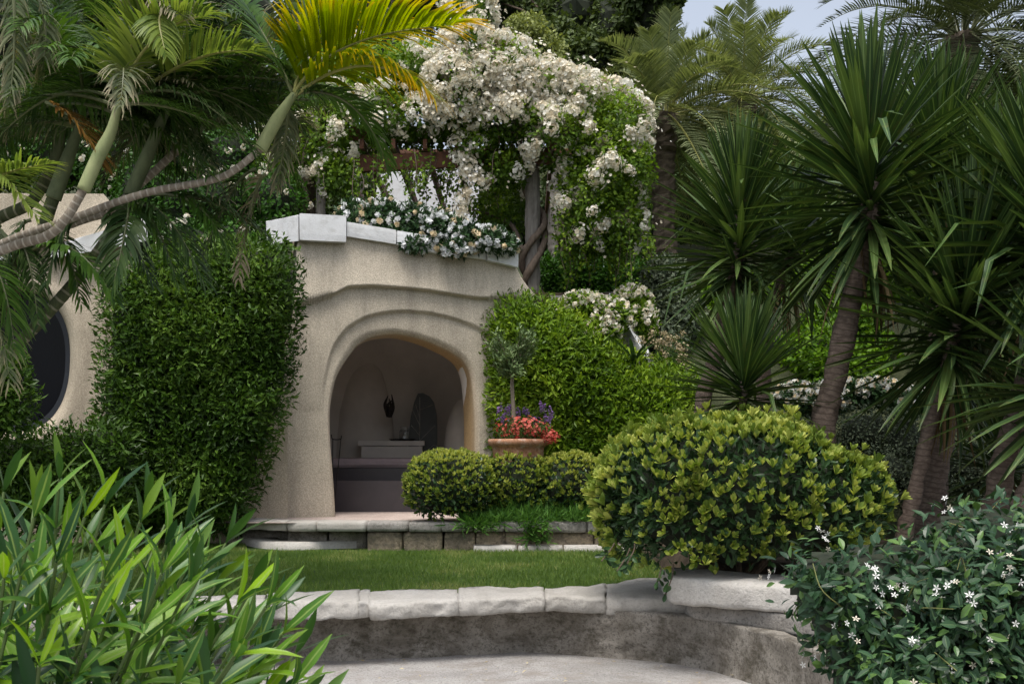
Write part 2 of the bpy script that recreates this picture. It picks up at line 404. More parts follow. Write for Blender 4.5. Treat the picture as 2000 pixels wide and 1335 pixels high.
M['date'] = leafmat('date_palm_leaf', [(0, (0.12, 0.15, 0.075)), (1, (0.24, 0.275, 0.15))], 0.5, 0.28, tip=(0.7, 1.3, (0.28, 0.28, 0.17)))
M['datedark'] = leafmat('date_palm_leaf_dark', [(0, (0.05, 0.066, 0.032)), (1, (0.11, 0.135, 0.07))], 0.5, 0.2, tip=(0.7, 1.3, (0.2, 0.17, 0.10)))
M['fr_yellow'] = leafmat('palm_leaflet_yellow', [(0, (0.13, 0.19, 0.02)), (1, (0.28, 0.33, 0.035))], 0.4, 0.5, tip=(0.5, 0.95, (0.50, 0.29, 0.05)), tcol=(1.5, 1.45, 0.5))
M['fr_bright'] = leafmat('palm_leaflet_bright', [(0, (0.085, 0.14, 0.03)), (1, (0.21, 0.275, 0.055))], 0.4, 0.38, tip=(0.8, 1.1, (0.36, 0.33, 0.12)), sat=1.0, tcol=(1.3, 1.3, 0.55))
M['fr_green'] = leafmat('palm_leaflet_green', [(0, (0.04, 0.085, 0.022)), (1, (0.09, 0.16, 0.04))], 0.4, 0.28, tip=(0.85, 1.2, (0.28, 0.24, 0.13)))
M['fr_dark'] = leafmat('palm_leaflet_dark', [(0, (0.025, 0.052, 0.018)), (1, (0.07, 0.11, 0.04))], 0.42, 0.2)
M['fr_grey'] = leafmat('palm_leaflet_greyed', [(0, (0.07, 0.092, 0.05)), (1, (0.16, 0.18, 0.10))], 0.55, 0.2, tip=(0.5, 1.0, (0.36, 0.30, 0.21)))
M['fr_brown'] = leafmat('palm_leaflet_dead', [(0, (0.11, 0.06, 0.02)), (1, (0.24, 0.14, 0.05))], 0.7, 0.25)
M['fr_tan'] = leafmat('palm_leaflet_dry', [(0, (0.18, 0.155, 0.105)), (1, (0.32, 0.275, 0.2))], 0.7, 0.2)
M['rachis_dark'] = solid('palm_rachis_dark', (0.10, 0.115, 0.045), 0.5)
M['rachis'] = solid('palm_rachis', (0.25, 0.25, 0.07), 0.5)
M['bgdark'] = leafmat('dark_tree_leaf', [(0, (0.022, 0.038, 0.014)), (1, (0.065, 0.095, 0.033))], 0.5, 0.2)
M['bgever'] = leafmat('evergreen_leaf', [(0, (0.04, 0.062, 0.022)), (1, (0.105, 0.14, 0.05))], 0.5, 0.25)
M['bgmid'] = leafmat('mid_tree_leaf', [(0, (0.05, 0.085, 0.03)), (1, (0.11, 0.15, 0.05))], 0.5, 0.25)
M['bgpale'] = leafmat('pale_tree_leaf', [(0, (0.14, 0.17, 0.065)), (1, (0.32, 0.35, 0.14))], 0.55, 0.25)
M['bgbright'] = leafmat('bright_shrub_leaf', [(0, (0.045, 0.10, 0.016)), (1, (0.15, 0.26, 0.035))], 0.45, 0.3)
M['olive'] = leafmat('olive_leaf', [(0, (0.07, 0.11, 0.045)), (1, (0.19, 0.25, 0.12))], 0.5, 0.12)
M['greysh'] = leafmat('grey_green_leaf', [(0, (0.045, 0.065, 0.04)), (1, (0.13, 0.155, 0.10))], 0.5, 0.12)
M['cover'] = leafmat('succulent_leaf', [(0, (0.06, 0.13, 0.04)), (1, (0.14, 0.26, 0.07))], 0.4, 0.2)
M['grass'] = leafmat('grass_blade', [(0, (0.085, 0.14, 0.036)), (0.7, (0.145, 0.215, 0.058)), (1, (0.29, 0.30, 0.125))], 0.5, 0.25)
M['red'] = leafmat('red_petal', [(0, (0.38, 0.07, 0.06)), (1, (0.62, 0.22, 0.18))], 0.6, 0.25, tcol=(1, 0.8, 0.8))
M['purple'] = leafmat('purple_petal', [(0, (0.16, 0.09, 0.24)), (1, (0.34, 0.24, 0.42))], 0.6, 0.25, tcol=(1, 0.9, 1))
M['yucca_dead'] = leafmat('yucca_dead_leaf', [(0, (0.10, 0.07, 0.04)), (1, (0.26, 0.20, 0.12))], 0.8, 0.1, src='obj', spec=.1)
M['dry'] = leafmat('dry_flower_head', [(0, (0.32, 0.26, 0.16)), (1, (0.55, 0.48, 0.34))], 0.8, 0.2, tcol=(1, 1, 0.8))

# ------------------------------------------------------------------ leaf templates (length along +y, face +z)
def blade(prof, fold=0.2, bend=0.0, base_w=None):
    """prof: list of (y, halfwidth); V-folded leaf, three vertices across"""
    V = []; A = []
    for y, w in prof:
        z = bend * y * y
        V += [(-w, y, z + fold * w), (0, y, z), (w, y, z + fold * w)]; A += [y] * 3
    Q = []
    for k in range(len(prof) - 1):
        a = 3 * k; Q += [(a, a + 1, a + 4, a + 3), (a + 1, a + 2, a + 5, a + 4)]
    return (np.array(V, float), np.array(Q), np.zeros((0, 3), int), np.array(A))
def diamond(w=0.18, fold=0.1, mid=0.45):
    V = np.array([(0, 0, 0), (w, mid, fold), (0, 1, 0), (-w, mid, fold)], float)
    return (V, np.zeros((0, 4), int), np.array([(0, 1, 2), (0, 2, 3)]), V[:, 1])
LF_DIA = diamond(0.19)
LF_OVAL = diamond(0.3, 0.08, 0.5)
LF_THIN = diamond(0.07, 0.03, 0.4)
LF_LANCE = blade([(0, 0.014), (0.2, 0.062), (0.5, 0.09), (0.78, 0.062), (1, 0.003)], 0.35, -0.12)
LF_LANCE2 = blade([(0, 0.014), (0.2, 0.058), (0.5, 0.082), (0.78, 0.055), (1, 0.003)], 0.5, -0.35)
LF_LANCE3 = blade([(0, 0.014), (0.2, 0.066), (0.5, 0.095), (0.78, 0.065), (1, 0.003)], 0.25, 0.12)
LF_JAS = blade([(0, 0.02), (0.25, 0.17), (0.55, 0.22), (0.8, 0.13), (1, 0.01)], 0.3, -0.15)
LF_OBO = blade([(0, 0.03), (0.35, 0.11), (0.65, 0.19), (0.87, 0.14), (1, 0.02)], 0.35, 0.10)
def yleaf(bend): return blade([(0, 0.032), (0.12, 0.023), (0.4, 0.034), (0.7, 0.027), (0.9, 0.012), (1, 0.001)], 0.45, bend)
def floret(n=5, r=1.0, cup=0.35, w=0.42):
    V = []; Q = []
    for k in range(n):
        a = 2 * math.pi * k / n; c, s = math.cos(a), math.sin(a); b = len(V)
        for (x, y, z) in ((0, 0, 0), (w, 0.6, cup * 0.6), (0, 1, cup), (-w, 0.6, cup * 0.6)):
            V.append((r * (x * c - y * s), r * (x * s + y * c), r * z))
        Q.append((b, b + 1, b + 2, b + 3))
    return (np.array(V, float), np.array(Q), np.zeros((0, 3), int))
FLOR = floret()
STAR = floret(5, 1.0, 0.1, 0.2)
def rdir(n, rng=None):
    return unit((rng or RNG).normal(size=(n, 3)))
def cluster_tpl(n, r_cl, r_fl, seed, flat=0.75):
    """a head of small flowers"""
    g = G(); rng = np.random.default_rng(seed); d = rdir(n, rng); d[:, 2] = np.abs(d[:, 2]) * 0.9 - 0.25
    P = d * r_cl * rng.uniform(0.15, 1.0, (n, 1)) ** .7 * np.array([1, 1, flat])
    Rm = frames(np.cross(d, rdir(n, rng)), d)
    sc_ = rng.uniform(0.75, 1.2, n) * r_fl
    scatter(g, FLOR, P, Rm, sc_, rng.random(n))
    V, Q, T, Rr, A = g.arrays()
    return (V, Q, T), Rr
def leaf_frames(nrm, out=0.6, up=0.2, rand=0.7, droop=0.0, face_up=0.4):
    n = len(nrm)
    d = nrm * out + np.array([0, 0, up - droop]) + rdir(n) * rand
    z = nrm + np.array([0, 0, face_up]) + rdir(n) * 0.35
    return frames(d, z)
def inside(poly, x, y):
    r = np.zeros(len(x), bool); n = len(poly); j = n - 1
    for i in range(n):
        xi, yi = poly[i]; xj, yj = poly[j]
        c = ((yi > y) != (yj > y)) & (x < (xj - xi) * (y - yi) / ((yj - yi) or 1e-9) + xi); r ^= c; j = i
    return r
def edist(poly, x, y):
    e = np.full(len(x), 1e9); n = len(poly)
    for i in range(n):
        a = np.array(poly[i], float); b = np.array(poly[(i + 1) % n], float); ab = b - a
        t = np.clip(((x - a[0]) * ab[0] + (y - a[1]) * ab[1]) / max(ab @ ab, 1e-9), 0, 1)
        e = np.minimum(e, np.hypot(x - a[0] - t * ab[0], y - a[1] - t * ab[1]))
    return e
class Pillow:
    """a clipped plant mass with a rounded front, given by its outline and the distance of its front face"""
    def __init__(s, poly, d0, thick, edge, bumps=0.08, bscale=1.6, seed=0):
        s.poly = poly; s.d0 = d0 if callable(d0) else (lambda x, y: d0 + 0 * x); s.thick = thick; s.edge = edge
        s.b = bumps; s.bs = bscale; s.seed = seed
    def depth(s, x, y):
        f = np.clip(edist(s.poly, x, y) / s.edge, 0, 1)
        d = s.d0(x, y) + s.thick * (1 - np.sqrt(np.clip(1 - (1 - f) ** 2, 0, 1)))
        return d + s.b * fbm(WA(x, y, s.d0(x, y)) * s.bs, s.seed, 3)
    def sample(s, n, rng=None):
        rng = rng or RNG; P = np.array(s.poly, float); lo, hi = P.min(0), P.max(0); X = []; tot = 0
        while tot < n:
            q = rng.uniform(lo, hi, (n * 2, 2)); q = q[inside(s.poly, q[:, 0], q[:, 1])]; X.append(q); tot += len(q)
        q = np.concatenate(X)[:n]; x, y = q[:, 0], q[:, 1]
        p = WA(x, y, s.depth(x, y))
        a = WA(x + 3, y, s.depth(x + 3, y)) - p; b = WA(x, y - 3, s.depth(x, y - 3)) - p
        nr = unit(np.cross(a, b))
        return p, nr, q
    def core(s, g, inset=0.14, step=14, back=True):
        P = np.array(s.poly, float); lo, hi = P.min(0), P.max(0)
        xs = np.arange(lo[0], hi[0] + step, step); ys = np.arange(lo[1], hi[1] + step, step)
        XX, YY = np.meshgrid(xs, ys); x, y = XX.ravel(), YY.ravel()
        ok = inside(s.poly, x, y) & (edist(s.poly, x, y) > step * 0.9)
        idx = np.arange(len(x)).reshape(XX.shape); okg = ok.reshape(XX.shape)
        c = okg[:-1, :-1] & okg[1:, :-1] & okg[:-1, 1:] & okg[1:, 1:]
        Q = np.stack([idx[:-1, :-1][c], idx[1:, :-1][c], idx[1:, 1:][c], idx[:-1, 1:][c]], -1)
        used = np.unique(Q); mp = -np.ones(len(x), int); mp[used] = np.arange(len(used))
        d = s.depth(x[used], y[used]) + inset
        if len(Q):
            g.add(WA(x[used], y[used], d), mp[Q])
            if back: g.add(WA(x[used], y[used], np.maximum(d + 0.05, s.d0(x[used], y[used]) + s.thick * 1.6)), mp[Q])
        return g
def hedge(name, pil, n, mat, size, tpl=LF_DIA, label='', cat='hedge', loc=None, kw=None, core=True, inset=0.2, jit=0.10, group=None, szv=0.4, extra=None):
    p, nr, q = pil.sample(n)
    p = p - nr * RNG.uniform(-jit, jit * 1.6, (n, 1))
    base = loc if loc is not None else W(np.mean([a[0] for a in pil.poly]), max(a[1] for a in pil.poly), pil.d0(np.array([1000.]), np.array([900.]))[0])
    root = thing(name, base, label, cat, group)
    g = G(); scatter(g, tpl, p, leaf_frames(nr, **(kw or {})), size * RNG.uniform(1 - szv, 1 + szv, n), np.clip(.53 + .3 * fbm(p * 1.1, 3) + .28 * fbm(p * 4.5, 9) + RNG.normal(0, .2, n), 0, 1))
    g.build('foliage', M[mat], root, kind='stuff')
    if core: pil.core(G(), inset).build('dark_core', M['darkin'], root) if True else None  # dark filler sheets that stop see-through, no branches modelled
    return root, p, nr, q
def blob_points(blobs, n, shell=(0.72, 1.04), rng=None):
    """points in the outer shell of a union of ellipsoids (centre xyz, radii xyz)"""
    rng = rng or RNG; C = np.array([b[0] for b in blobs], float); Rr = np.array([b[1] for b in blobs], float)
    w = (Rr[:, 0] * Rr[:, 2]) ; w = w / w.sum(); k = rng.choice(len(blobs), n, p=w)
    d = rdir(n, rng); r = rng.uniform(shell[0], shell[1], n)
    p = C[k] + d * Rr[k] * r[:, None]
    nr = unit(d / Rr[k])
    # drop those deep inside another blob
    keep = np.ones(n, bool)
    for c, rr in zip(C, Rr): keep &= (np.linalg.norm((p - c) / rr, axis=1) > shell[0] * 0.97)
    return p[keep], nr[keep], k[keep]
def ellip(g, c, r, nu=14, nv=9, rough=0.0, seed=0):
    u = np.linspace(0, 2 * np.pi, nu, endpoint=False); v = np.linspace(0.02, np.pi - 0.02, nv)
    D = np.stack([np.sin(v)[:, None] * np.cos(u), np.sin(v)[:, None] * np.sin(u), np.cos(v)[:, None] + 0 * u], -1).reshape(-1, 3)
    V = np.asarray(c) + D * np.asarray(r) * (1 + rough * fbm(D * 2.2 + np.asarray(c), seed))[:, None]
    i = np.arange(nv - 1)[:, None] * nu; j = np.arange(nu)[None]; j2 = (j + 1) % nu
    g.add(V, np.stack([i + j, i + nu + j, i + nu + j2, i + j2], -1).reshape(-1, 4)); return g

# ------------------------------------------------------------------ the setting: ground, slab, lawn, terraces
LAWN, TER, UP = 0.48, 0.77, 3.95
g = G(); g.add([(-400, -60, -0.25), (400, -60, -0.25), (400, 700, -0.25), (-400, 700, -0.25)], [(0, 1, 2, 3)])
g.build('ground', M['hill'], kind='structure')
# near stone slab floor: uneven sheet, reaching from behind the camera to the foot of the near wall
def sheet(name, mat, x0, x1, y0, y1, nx, ny, zf, smooth=True):
    xs = np.linspace(x0, x1, nx); ys = np.linspace(y0, y1, ny); X, Y = np.meshgrid(xs, ys)
    V = np.stack([X, Y, zf(X, Y)], -1).reshape(-1, 3); i = np.arange(ny - 1)[:, None] * nx; j = np.arange(nx - 1)[None]
    g = G(); g.add(V, np.stack([i + j, i + j + 1, i + nx + j + 1, i + nx + j], -1).reshape(-1, 4))
    return g.build(name, M[mat], None, smooth, kind='structure')
sheet('pavement', 'slab', -12, 9, -4, 9.7, 90, 70, lambda X, Y: 0.012 * fbm(np.stack([X * 1.2, Y * 1.2, 0 * X], -1), 3))
sheet('lawn', 'lawn', -14, 5, 9.25, 15.3, 40, 24, lambda X, Y: LAWN - 0.035 + 0.008 * fbm(np.stack([X, Y, 0 * X], -1), 4))
sheet('planting_bed', 'soil', -0.4, 4.2, 13.95, 15.9, 30, 14, lambda X, Y: TER - 0.02 + 0.02 * fbm(np.stack([X * 3, Y * 3, 0 * X], -1), 5))
sheet('terrace_floor', 'pinkfloor', -3.9, -0.42, 13.9, 19.6, 20, 14, lambda X, Y: TER + 0 * X)
sheet('raised_bed', 'soil', 1.42, 9, 9.15, 14, 60, 40, lambda X, Y: 0.68 - 0.5 * np.clip(1 - (X - 1.42) / .2, 0, 1) - 0.4 * np.clip(1 - (Y - 9.15) / .1, 0, 1) + 0.03 * fbm(np.stack([X * 2, Y * 2, 0 * X], -1), 6))
def hillz(X, Y):
    t = np.clip((Y - 12.3) / 6.0, 0, 1); t = t * t * (3 - 2 * t)
    return 0.6 + 3.2 * t + np.clip(Y - 18, 0, 100) * 0.33 + 0.15 * fbm(np.stack([X * 0.5, Y * 0.5, 0 * X], -1), 8)
sheet('hillside', 'hill', 1.9, 60, 12.3, 80, 60, 60, hillz)
sheet('upper_terrace', 'hill', -60, 1.9, 19.7, 80, 50, 50, lambda X, Y: UP + np.clip(Y - 23, 0, 100) * 0.33 + 0.1 * fbm(np.stack([X * 0.5, Y * 0.5, 0 * X], -1), 9))
g = G(); box(g, -9, 1.9, 16.6, 19.9, UP - 0.16, UP)
g.build('upper_terrace_slab', M['soil'], kind='structure')

# ------------------------------------------------------------------ house
FA, FK = 15.75, 0.27
def fd(px): return FA / (1 - FK * (np.asarray(px, float) - 1000) / F)
FN = unit(np.array([FK, -1.0, 0.0]))      # outward normal of the facade
def resample(pts, n):
    P = np.asarray(pts, float); L = np.concatenate([[0], np.cumsum(np.linalg.norm(np.diff(P, axis=0), axis=1))])
    t = np.linspace(0, L[-1], n); C = catmull(P, 40 * len(P)); LC = np.concatenate([[0], np.cumsum(np.linalg.norm(np.diff(C, axis=0), axis=1))])
    t = np.linspace(0, LC[-1], n); return np.stack([np.interp(t, LC, C[:, 0]), np.interp(t, LC, C[:, 1])], -1)
A1 = [(656, 1012), (652, 940), (646, 858), (646, 797), (657, 741), (674, 708), (698, 675)]
A2 = [(698, 675), (722, 659), (750, 652), (786, 651), (837, 664), (882, 684)]
A3 = [(882, 684), (910, 705), (924, 738), (929, 800), (930, 880), (931, 950), (932, 1012)]
O1 = [(478, 1014), (500, 930), (528, 830), (550, 735), (566, 660), (575, 600), (578, 540), (581, 480), (584, 440)]
O2 = [(584, 440), (680, 452), (775, 470), (870, 485), (950, 497), (1005, 508)]
O3 = [(1005, 508), (1015, 535), (1030, 560), (1048, 585), (1058, 640), (1064, 760), (1068, 880), (1070, 1012)]
n1, n2, n3 = 60, 70, 60
A = np.concatenate([resample(A1, n1), resample(A2, n2)[1:], resample(A3, n3)[1:]])
O = np.concatenate([resample(O1, n1), resample(O2, n2)[1:], resample(O3, n3)[1:]])
NT = len(A)
SK = np.array([(470, 640), (584, 592), (623, 584), (655, 574), (680, 561), (725, 559), (786, 563), (837, 568), (887, 576), (938, 583), (1000, 582), (1080, 590)], float)
HD = np.array([(600, 900), (632, 770), (640, 720), (653, 675), (679, 640), (714, 619), (765, 608), (816, 608), (867, 616), (913, 630), (955, 650), (1000, 700)], float)
def relief(x, y, s):
    """metres towards the viewer: flaring skirt above the eyebrow line, sunk band around the arch"""
    sy = np.interp(x, SK[:, 0], SK[:, 1]); a = sy - y
    out = np.where(a > 0, 0.02 + 0.075 * np.exp(-np.clip(a, 0, 999) / 45.0), 0.0)
    k = np.clip((a + 5) / 9, 0, 1); out = out * (k * k * (3 - 2 * k))
    # eyebrow over the arch: radius test around the arch centre
    cx, cyy = 792, 800; ang = np.arctan2(cyy - y, x - cx); rr = np.hypot(x - cx, y - cyy)
    ha = np.arctan2(cyy - HD[:, 1], HD[:, 0] - cx); hr = np.hypot(HD[:, 0] - cx, HD[:, 1] - cyy)
    o = np.argsort(ha); hrad = np.interp(ang, ha[o], hr[o])
    k = np.clip((hrad - rr + 4) / 9, 0, 1); k = k * k * (3 - 2 * k)
    up = np.clip((820 - y) / 140, 0, 1)
    out = out - k * 0.055 * up - np.clip(1 - s / 0.07, 0, 1) ** 2 * 0.06
    # weathered, hand-thrown surface
    return out
house = thing('house', W(700, 1010, 15.1), 'sculpted beige stucco garden house with arched doorway and white parapet', 'house')
g = G(); rows = []; rn = []
sv = np.concatenate([np.linspace(0, 0.45, 60), np.linspace(0.45, 1, 56)[1:]])
B = WA(A[:, 0], A[:, 1], fd(A[:, 0]))
for u in np.linspace(1, 0, 9)[:-1]:      # the reveal, back to front
    sh = B - FN * 0.62 * u
    cen = np.array([B[:, 0].mean(), 0, TER + 1.0]); sh[:, 0] += (cen[0] - sh[:, 0]) * 0.02 * u
    sh = sh - FN * 0.055 * np.clip((820 - A[:, 1]) / 140, 0, 1)[:, None] - FN * 0.06
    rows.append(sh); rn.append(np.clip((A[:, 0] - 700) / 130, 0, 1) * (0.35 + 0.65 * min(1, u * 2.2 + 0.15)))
for s in sv:
    q = A * (1 - s) + O * s
    d = fd(q[:, 0]); p = WA(q[:, 0], q[:, 1], d)
    rl = relief(q[:, 0], q[:, 1], s) + 0.012 * fbm(p * 1.6, 2) - 0.05 * np.clip((p[:, 2] - TER) / 3.5, 0, 1)
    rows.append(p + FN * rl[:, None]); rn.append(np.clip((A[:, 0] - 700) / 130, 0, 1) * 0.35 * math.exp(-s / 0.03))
back = rows[-1] - FN * 1.2
rows.append(back); rn.append(np.zeros(NT))
V = np.array(rows); i = np.arange(len(rows) - 1)[:, None] * NT; j = np.arange(NT - 1)[None]
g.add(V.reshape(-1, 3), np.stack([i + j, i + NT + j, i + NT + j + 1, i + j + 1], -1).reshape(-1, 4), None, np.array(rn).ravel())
g.build('facade_wall', M['stucco'], house, True)
# room behind the arch: vault lofted from the reveal's back edge
t = np.linspace(0, np.pi, NT); rows = [V[0]]
c0 = W(790, 1010, 16.2)
for dd, wd, ht in ((0.05, 1.05, 1.0), (0.12, 1.35, 1.08), (0.8, 1.65, 1.14), (1.6, 1.75, 1.16), (2.4, 1.7, 1.12), (2.9, 1.55, 1.05), (3.15, 1.2, 0.85), (3.25, 0.7, 0.5), (3.27, 0.02, 0.02)):
    cx = c0[0] - 0.1 * dd; cyy = 15.75 + dd
    e = 0.62
    x = -np.sign(np.cos(t)) * np.abs(np.cos(t)) ** e * wd; z = np.abs(np.sin(t)) ** e * 2.55 * ht
    rows.append(np.stack([cx + x, np.full(NT, cyy) + FK * x * 0.6, TER - 0.02 + z], -1))
rows = np.array(rows); i = np.arange(len(rows) - 1)[:, None] * NT
g = G(); g.add(rows.reshape(-1, 3), np.stack([i + j, i + NT + j, i + NT + j + 1, i + j + 1], -1).reshape(-1, 4))
g.build('room_vault', M['room'], house, True)
def fplate(g, poly, d, th, bev=0.0):
    """a flat solid panel: outline in the picture, at distance d, th thick"""
    P = [W(x, y, d) for x, y in poly]; n = len(P); a = np.array(P); b = a + np.array([0, th, 0])
    c = a.mean(0); V = np.vstack([a, b, c, c + np.array([0, th, 0])])
    T = [(2 * n, k, (k + 1) % n) for k in range(n)] + [(2 * n + 1, n + (k + 1) % n, n + k) for k in range(n)]
    Q = [(k, n + k, n + (k + 1) % n, (k + 1) % n) for k in range(n)]
    g.add(V, Q, T); return g
# pier and niche shoulders inside the room
ellip(G(), W(712, 905, 18.9), (.5, .35, 1.9), 40, 24, .04, 2).build('inner_pier', M['room'], house, True)
ellip(G(), W(908, 905, 17.9), (.34, .4, 1.05), 32, 20, .04, 4).build('inner_shoulder', M['room'], house, True)
dr = fplate(G(), [(797, 905), (798, 851), (802, 815), (809, 785), (816, 768), (826, 767), (838, 773), (847, 785), (853, 812), (854, 905)], 18.2, 0.08).build('inner_door', M['darkwood'], house)
g = G()
for (a, b, c, d) in ((820, 775, 820, 900), (820, 800, 845, 790), (820, 830, 806, 800), (820, 860, 850, 830), (820, 850, 803, 830), (821, 890, 848, 868), (812, 790, 820, 815)):
    tube(g, [W(a, b, 18.18), W(c, d, 18.18)], 0.006, 5)
g.build('iron_tracery', M['greystone'], dr)
# parapet blocks of white plaster
def pblock(x0, x1, yt0, yt1, yb0, yb1, proud=0.05, thick=0.9):
    a = [W(x0, yb0, fd(x0)), W(x1, yb1, fd(x1))]; b = [W(x0, yt0, fd(x0)), W(x1, yt1, fd(x1))]
    f = FN * proud; k = -FN * thick
    g = G(); hexa(g, [a[0] + f, a[1] + f, a[1] + k, a[0] + k, b[0] + f, b[1] + f, b[1] + k, b[0] + k], (8, 3, 4), 0.003, int(x0), bev=0.004)
    g.build('parapet_block', M['white'], house)
pblock(584, 675, 419, 424, 471, 475, 0.10)
pblock(676, 773, 434, 450, 462, 478, 0.05)
pblock(774, 852, 452, 464, 479, 496, 0.08)
pblock(853, 948, 462, 476, 492, 508, 0.05)
pblock(949, 1009, 480, 490, 510, 524, 0.10)
# left wing: wall with oval window
g = G()
win = [(35 + 103 * math.copysign(abs(math.cos(a)) ** 0.85, math.cos(a)), 706 + 138 * math.copysign(abs(math.sin(a)) ** 0.85, math.sin(a))) for a in np.linspace(0, 2 * np.pi, 97)[:-1]]
win = np.array(win); win[:, 0] += -0.10 * (win[:, 1] - 706) * 0.3
rim = np.array([(x, y) for x, y in win]); nW = len(win)
cW = np.array([35, 706.0]); rows = []; wd_ = lambda px: 14.75 + 0.0 * px
ang = np.linspace(0, 2 * np.pi, 97)[:-1]
outer = np.array([(130 + 430 / max(abs(math.cos(a)), abs(math.sin(a)) * 1.25) * math.cos(a), 720 + 430 / max(abs(math.cos(a)), abs(math.sin(a)) * 1.25) * math.sin(a)) for a in ang])
outer[:, 1] = np.maximum(outer[:, 1], np.interp(outer[:, 0], [-300, 190, 290, 560], [330, 350, 520, 560]))
for dz, gr in ((0.55, 0.98), (0.3, 0.99), (0.12, 1.0), (0.04, 1.03), (0.0, 1.09), (-0.02, 1.16)):
    q = cW + (rim - cW) * gr; rows.append(WA(q[:, 0], q[:, 1], 14.75 + dz))
big = cW + (rim - cW) * 1.16
for s in np.linspace(0, 1, 30)[1:]:
    q = big * (1 - s) + outer * s; p = WA(q[:, 0], q[:, 1], 14.75)
    rows.append(p + np.array([0, 1, 0]) * (0.03 * fbm(p * 1.4, 5)[:, None] + 0.06 * min(1, s * 6)))
R_ = np.array(rows); i = np.arange(len(rows) - 1)[:, None] * nW; jj = np.arange(nW)[None]; j2 = (jj + 1) % nW
g.add(R_.reshape(-1, 3), np.stack([i + jj, i + nW + jj, i + nW + j2, i + j2], -1).reshape(-1, 4), None, 0.12)
g.build('wing_wall', M['stucco'], house, True)
wq = cW + (rim - cW) * 0.985
wi = fplate(G(), [tuple(p) for p in wq], 14.75 + 0.42, 0.03).build('window', M['glass'], house)
ring = WA(wq[:, 0], wq[:, 1], 15.13); ring2 = WA(*(cW + (rim - cW) * 0.90).T, 15.13)
g = G(); g.add(np.vstack([ring, ring2, ring + [0, .06, 0], ring2 + [0, .06, 0]]), np.concatenate([np.stack([np.arange(nW), nW + np.arange(nW), nW + (np.arange(nW) + 1) % nW, (np.arange(nW) + 1) % nW], -1),
      np.stack([nW + np.arange(nW), 3 * nW + np.arange(nW), 3 * nW + (np.arange(nW) + 1) % nW, nW + (np.arange(nW) + 1) % nW], -1)]))
g.build('window_frame', M['bluemetal'], wi)
# stone strip and cream panel above the wing
g = G(); hexa(g, [W(-60, 560, 14.6), W(95, 470, 14.6), W(95, 470, 15.2), W(-60, 560, 15.2), W(-60, 520, 14.6), W(120, 440, 14.6), W(120, 440, 15.2), W(-60, 520, 15.2)], (6, 2, 2), 0.01, 4); g.build('wall_band', M['white'], house)
g = G(); hexa(g, [W(100, 505, 14.62), W(290, 470, 14.62), W(290, 470, 15.3), W(100, 505, 15.3), W(100, 480, 14.62), W(285, 425, 14.62), W(285, 425, 15.3), W(100, 480, 15.3)], (6, 2, 2), 0.01, 9); g.build('wall_band', M['white'], house)
g = G(); hexa(g, [W(520, 478, 15.3), W(583, 470, 14.95), W(583, 470, 15.5), W(520, 478, 15.8), W(520, 432, 15.3), W(583, 420, 14.95), W(583, 420, 15.5), W(520, 432, 15.8)], (6, 2, 4), 0.008, 11); g.build('side_parapet', M['white'], house)

# ------------------------------------------------------------------ inside the room: things
t_ = thing('daybed', W(740, 1008, 16.3), 'low dark daybed with mauve mattress inside the arched doorway', 'daybed')
g = G(); hexa(g, [W(630, 1003, 16.3), W(826, 1003, 16.3), W(826, 1003, 17.2), W(630, 1003, 17.2)] + [p + np.array([0, 0, 0.48]) for p in (W(630, 1003, 16.3), W(826, 1003, 16.3), W(826, 1003, 17.2), W(630, 1003, 17.2))], bev=0.01); g.build('base', M['daybed'], t_)
z0 = TER + 0.48
g = G(); box(g, -2.75, -1.42, 17.0, 18.0, TER + 0.02, TER + 0.62); g.build('back_base', M['daybed'], t_)
g = G(); box(g, -2.85, -1.40, 16.95, 18.05, TER + 0.622, TER + 0.76, bev=0.03, div=(6, 6, 3)); g.build('mattress', M['cushion'], t_)
t_ = thing('counter', W(760, 900, 18.0), 'pale plaster counter block behind the daybed', 'counter')
g = G(); box(g, -2.4, -1.42, 18.06, 18.9, TER, 1.72, bev=0.006); g.build('body', M['room'], t_)
g = G(); box(g, -2.45, -1.38, 18.03, 18.92, 1.722, 1.80, bev=0.006); g.build('top', M['room'], t_)
t_ = thing('tray', (-1.75, 18.3, 1.8), 'dark round tray on the plaster counter', 'tray')
lathe(G(), (-1.75, 18.3, 1.802), [(0.001, 0), (0.2, 0), (0.23, 0.03), (0.22, 0.03), (0.19, 0.01), (0.001, 0.01)], 24).build('dish', M['iron'], t_)
t_ = thing('jar', (-1.72, 18.3, 1.815), 'clear glass jar standing on the dark tray', 'jar')
lathe(G(), (-1.72, 18.3, 1.818), [(0.001, 0), (0.085, 0), (0.1, 0.05), (0.09, 0.14), (0.07, 0.18), (0.085, 0.22)], 20).build('body', M['jar'], t_, True)
t_ = thing('wall_sculpture', W(760, 800, 18.0), 'dark flame shaped metal sculpture on the room wall', 'sculpture')
g = G()
for (a, b, c, d, e, f2) in ((758, 812, 752, 790, 758, 772), (762, 812, 768, 795, 765, 770), (757, 808, 764, 795, 760, 778), (764, 806, 757, 792, 767, 780), (760, 812, 760, 800, 756, 790), (759, 805, 766, 800, 763, 790)):
    tube(g, [W(a, b, 18.02), W(c, d, 17.9), W(e, f2, 17.97)], [0.035, 0.03, 0.006], 6)
g.build('flames', M['iron'], t_)
t_ = thing('wire_chair', W(655, 1000, 16.2), 'thin black wire chair just inside the doorway', 'chair')
g = G(); tube(g, [W(647, 848, 16.25), W(650, 857, 16.25), W(665, 857, 16.25), W(667, 850, 16.25)], 0.008, 6); g.build('backrest', M['iron'], t_)
for a, b in ((666, 651), (650, 649)): tube(G(), [W(a, 857, 16.25), W(b, 1004, 16.2)], 0.007, 6).build('leg', M['iron'], t_)

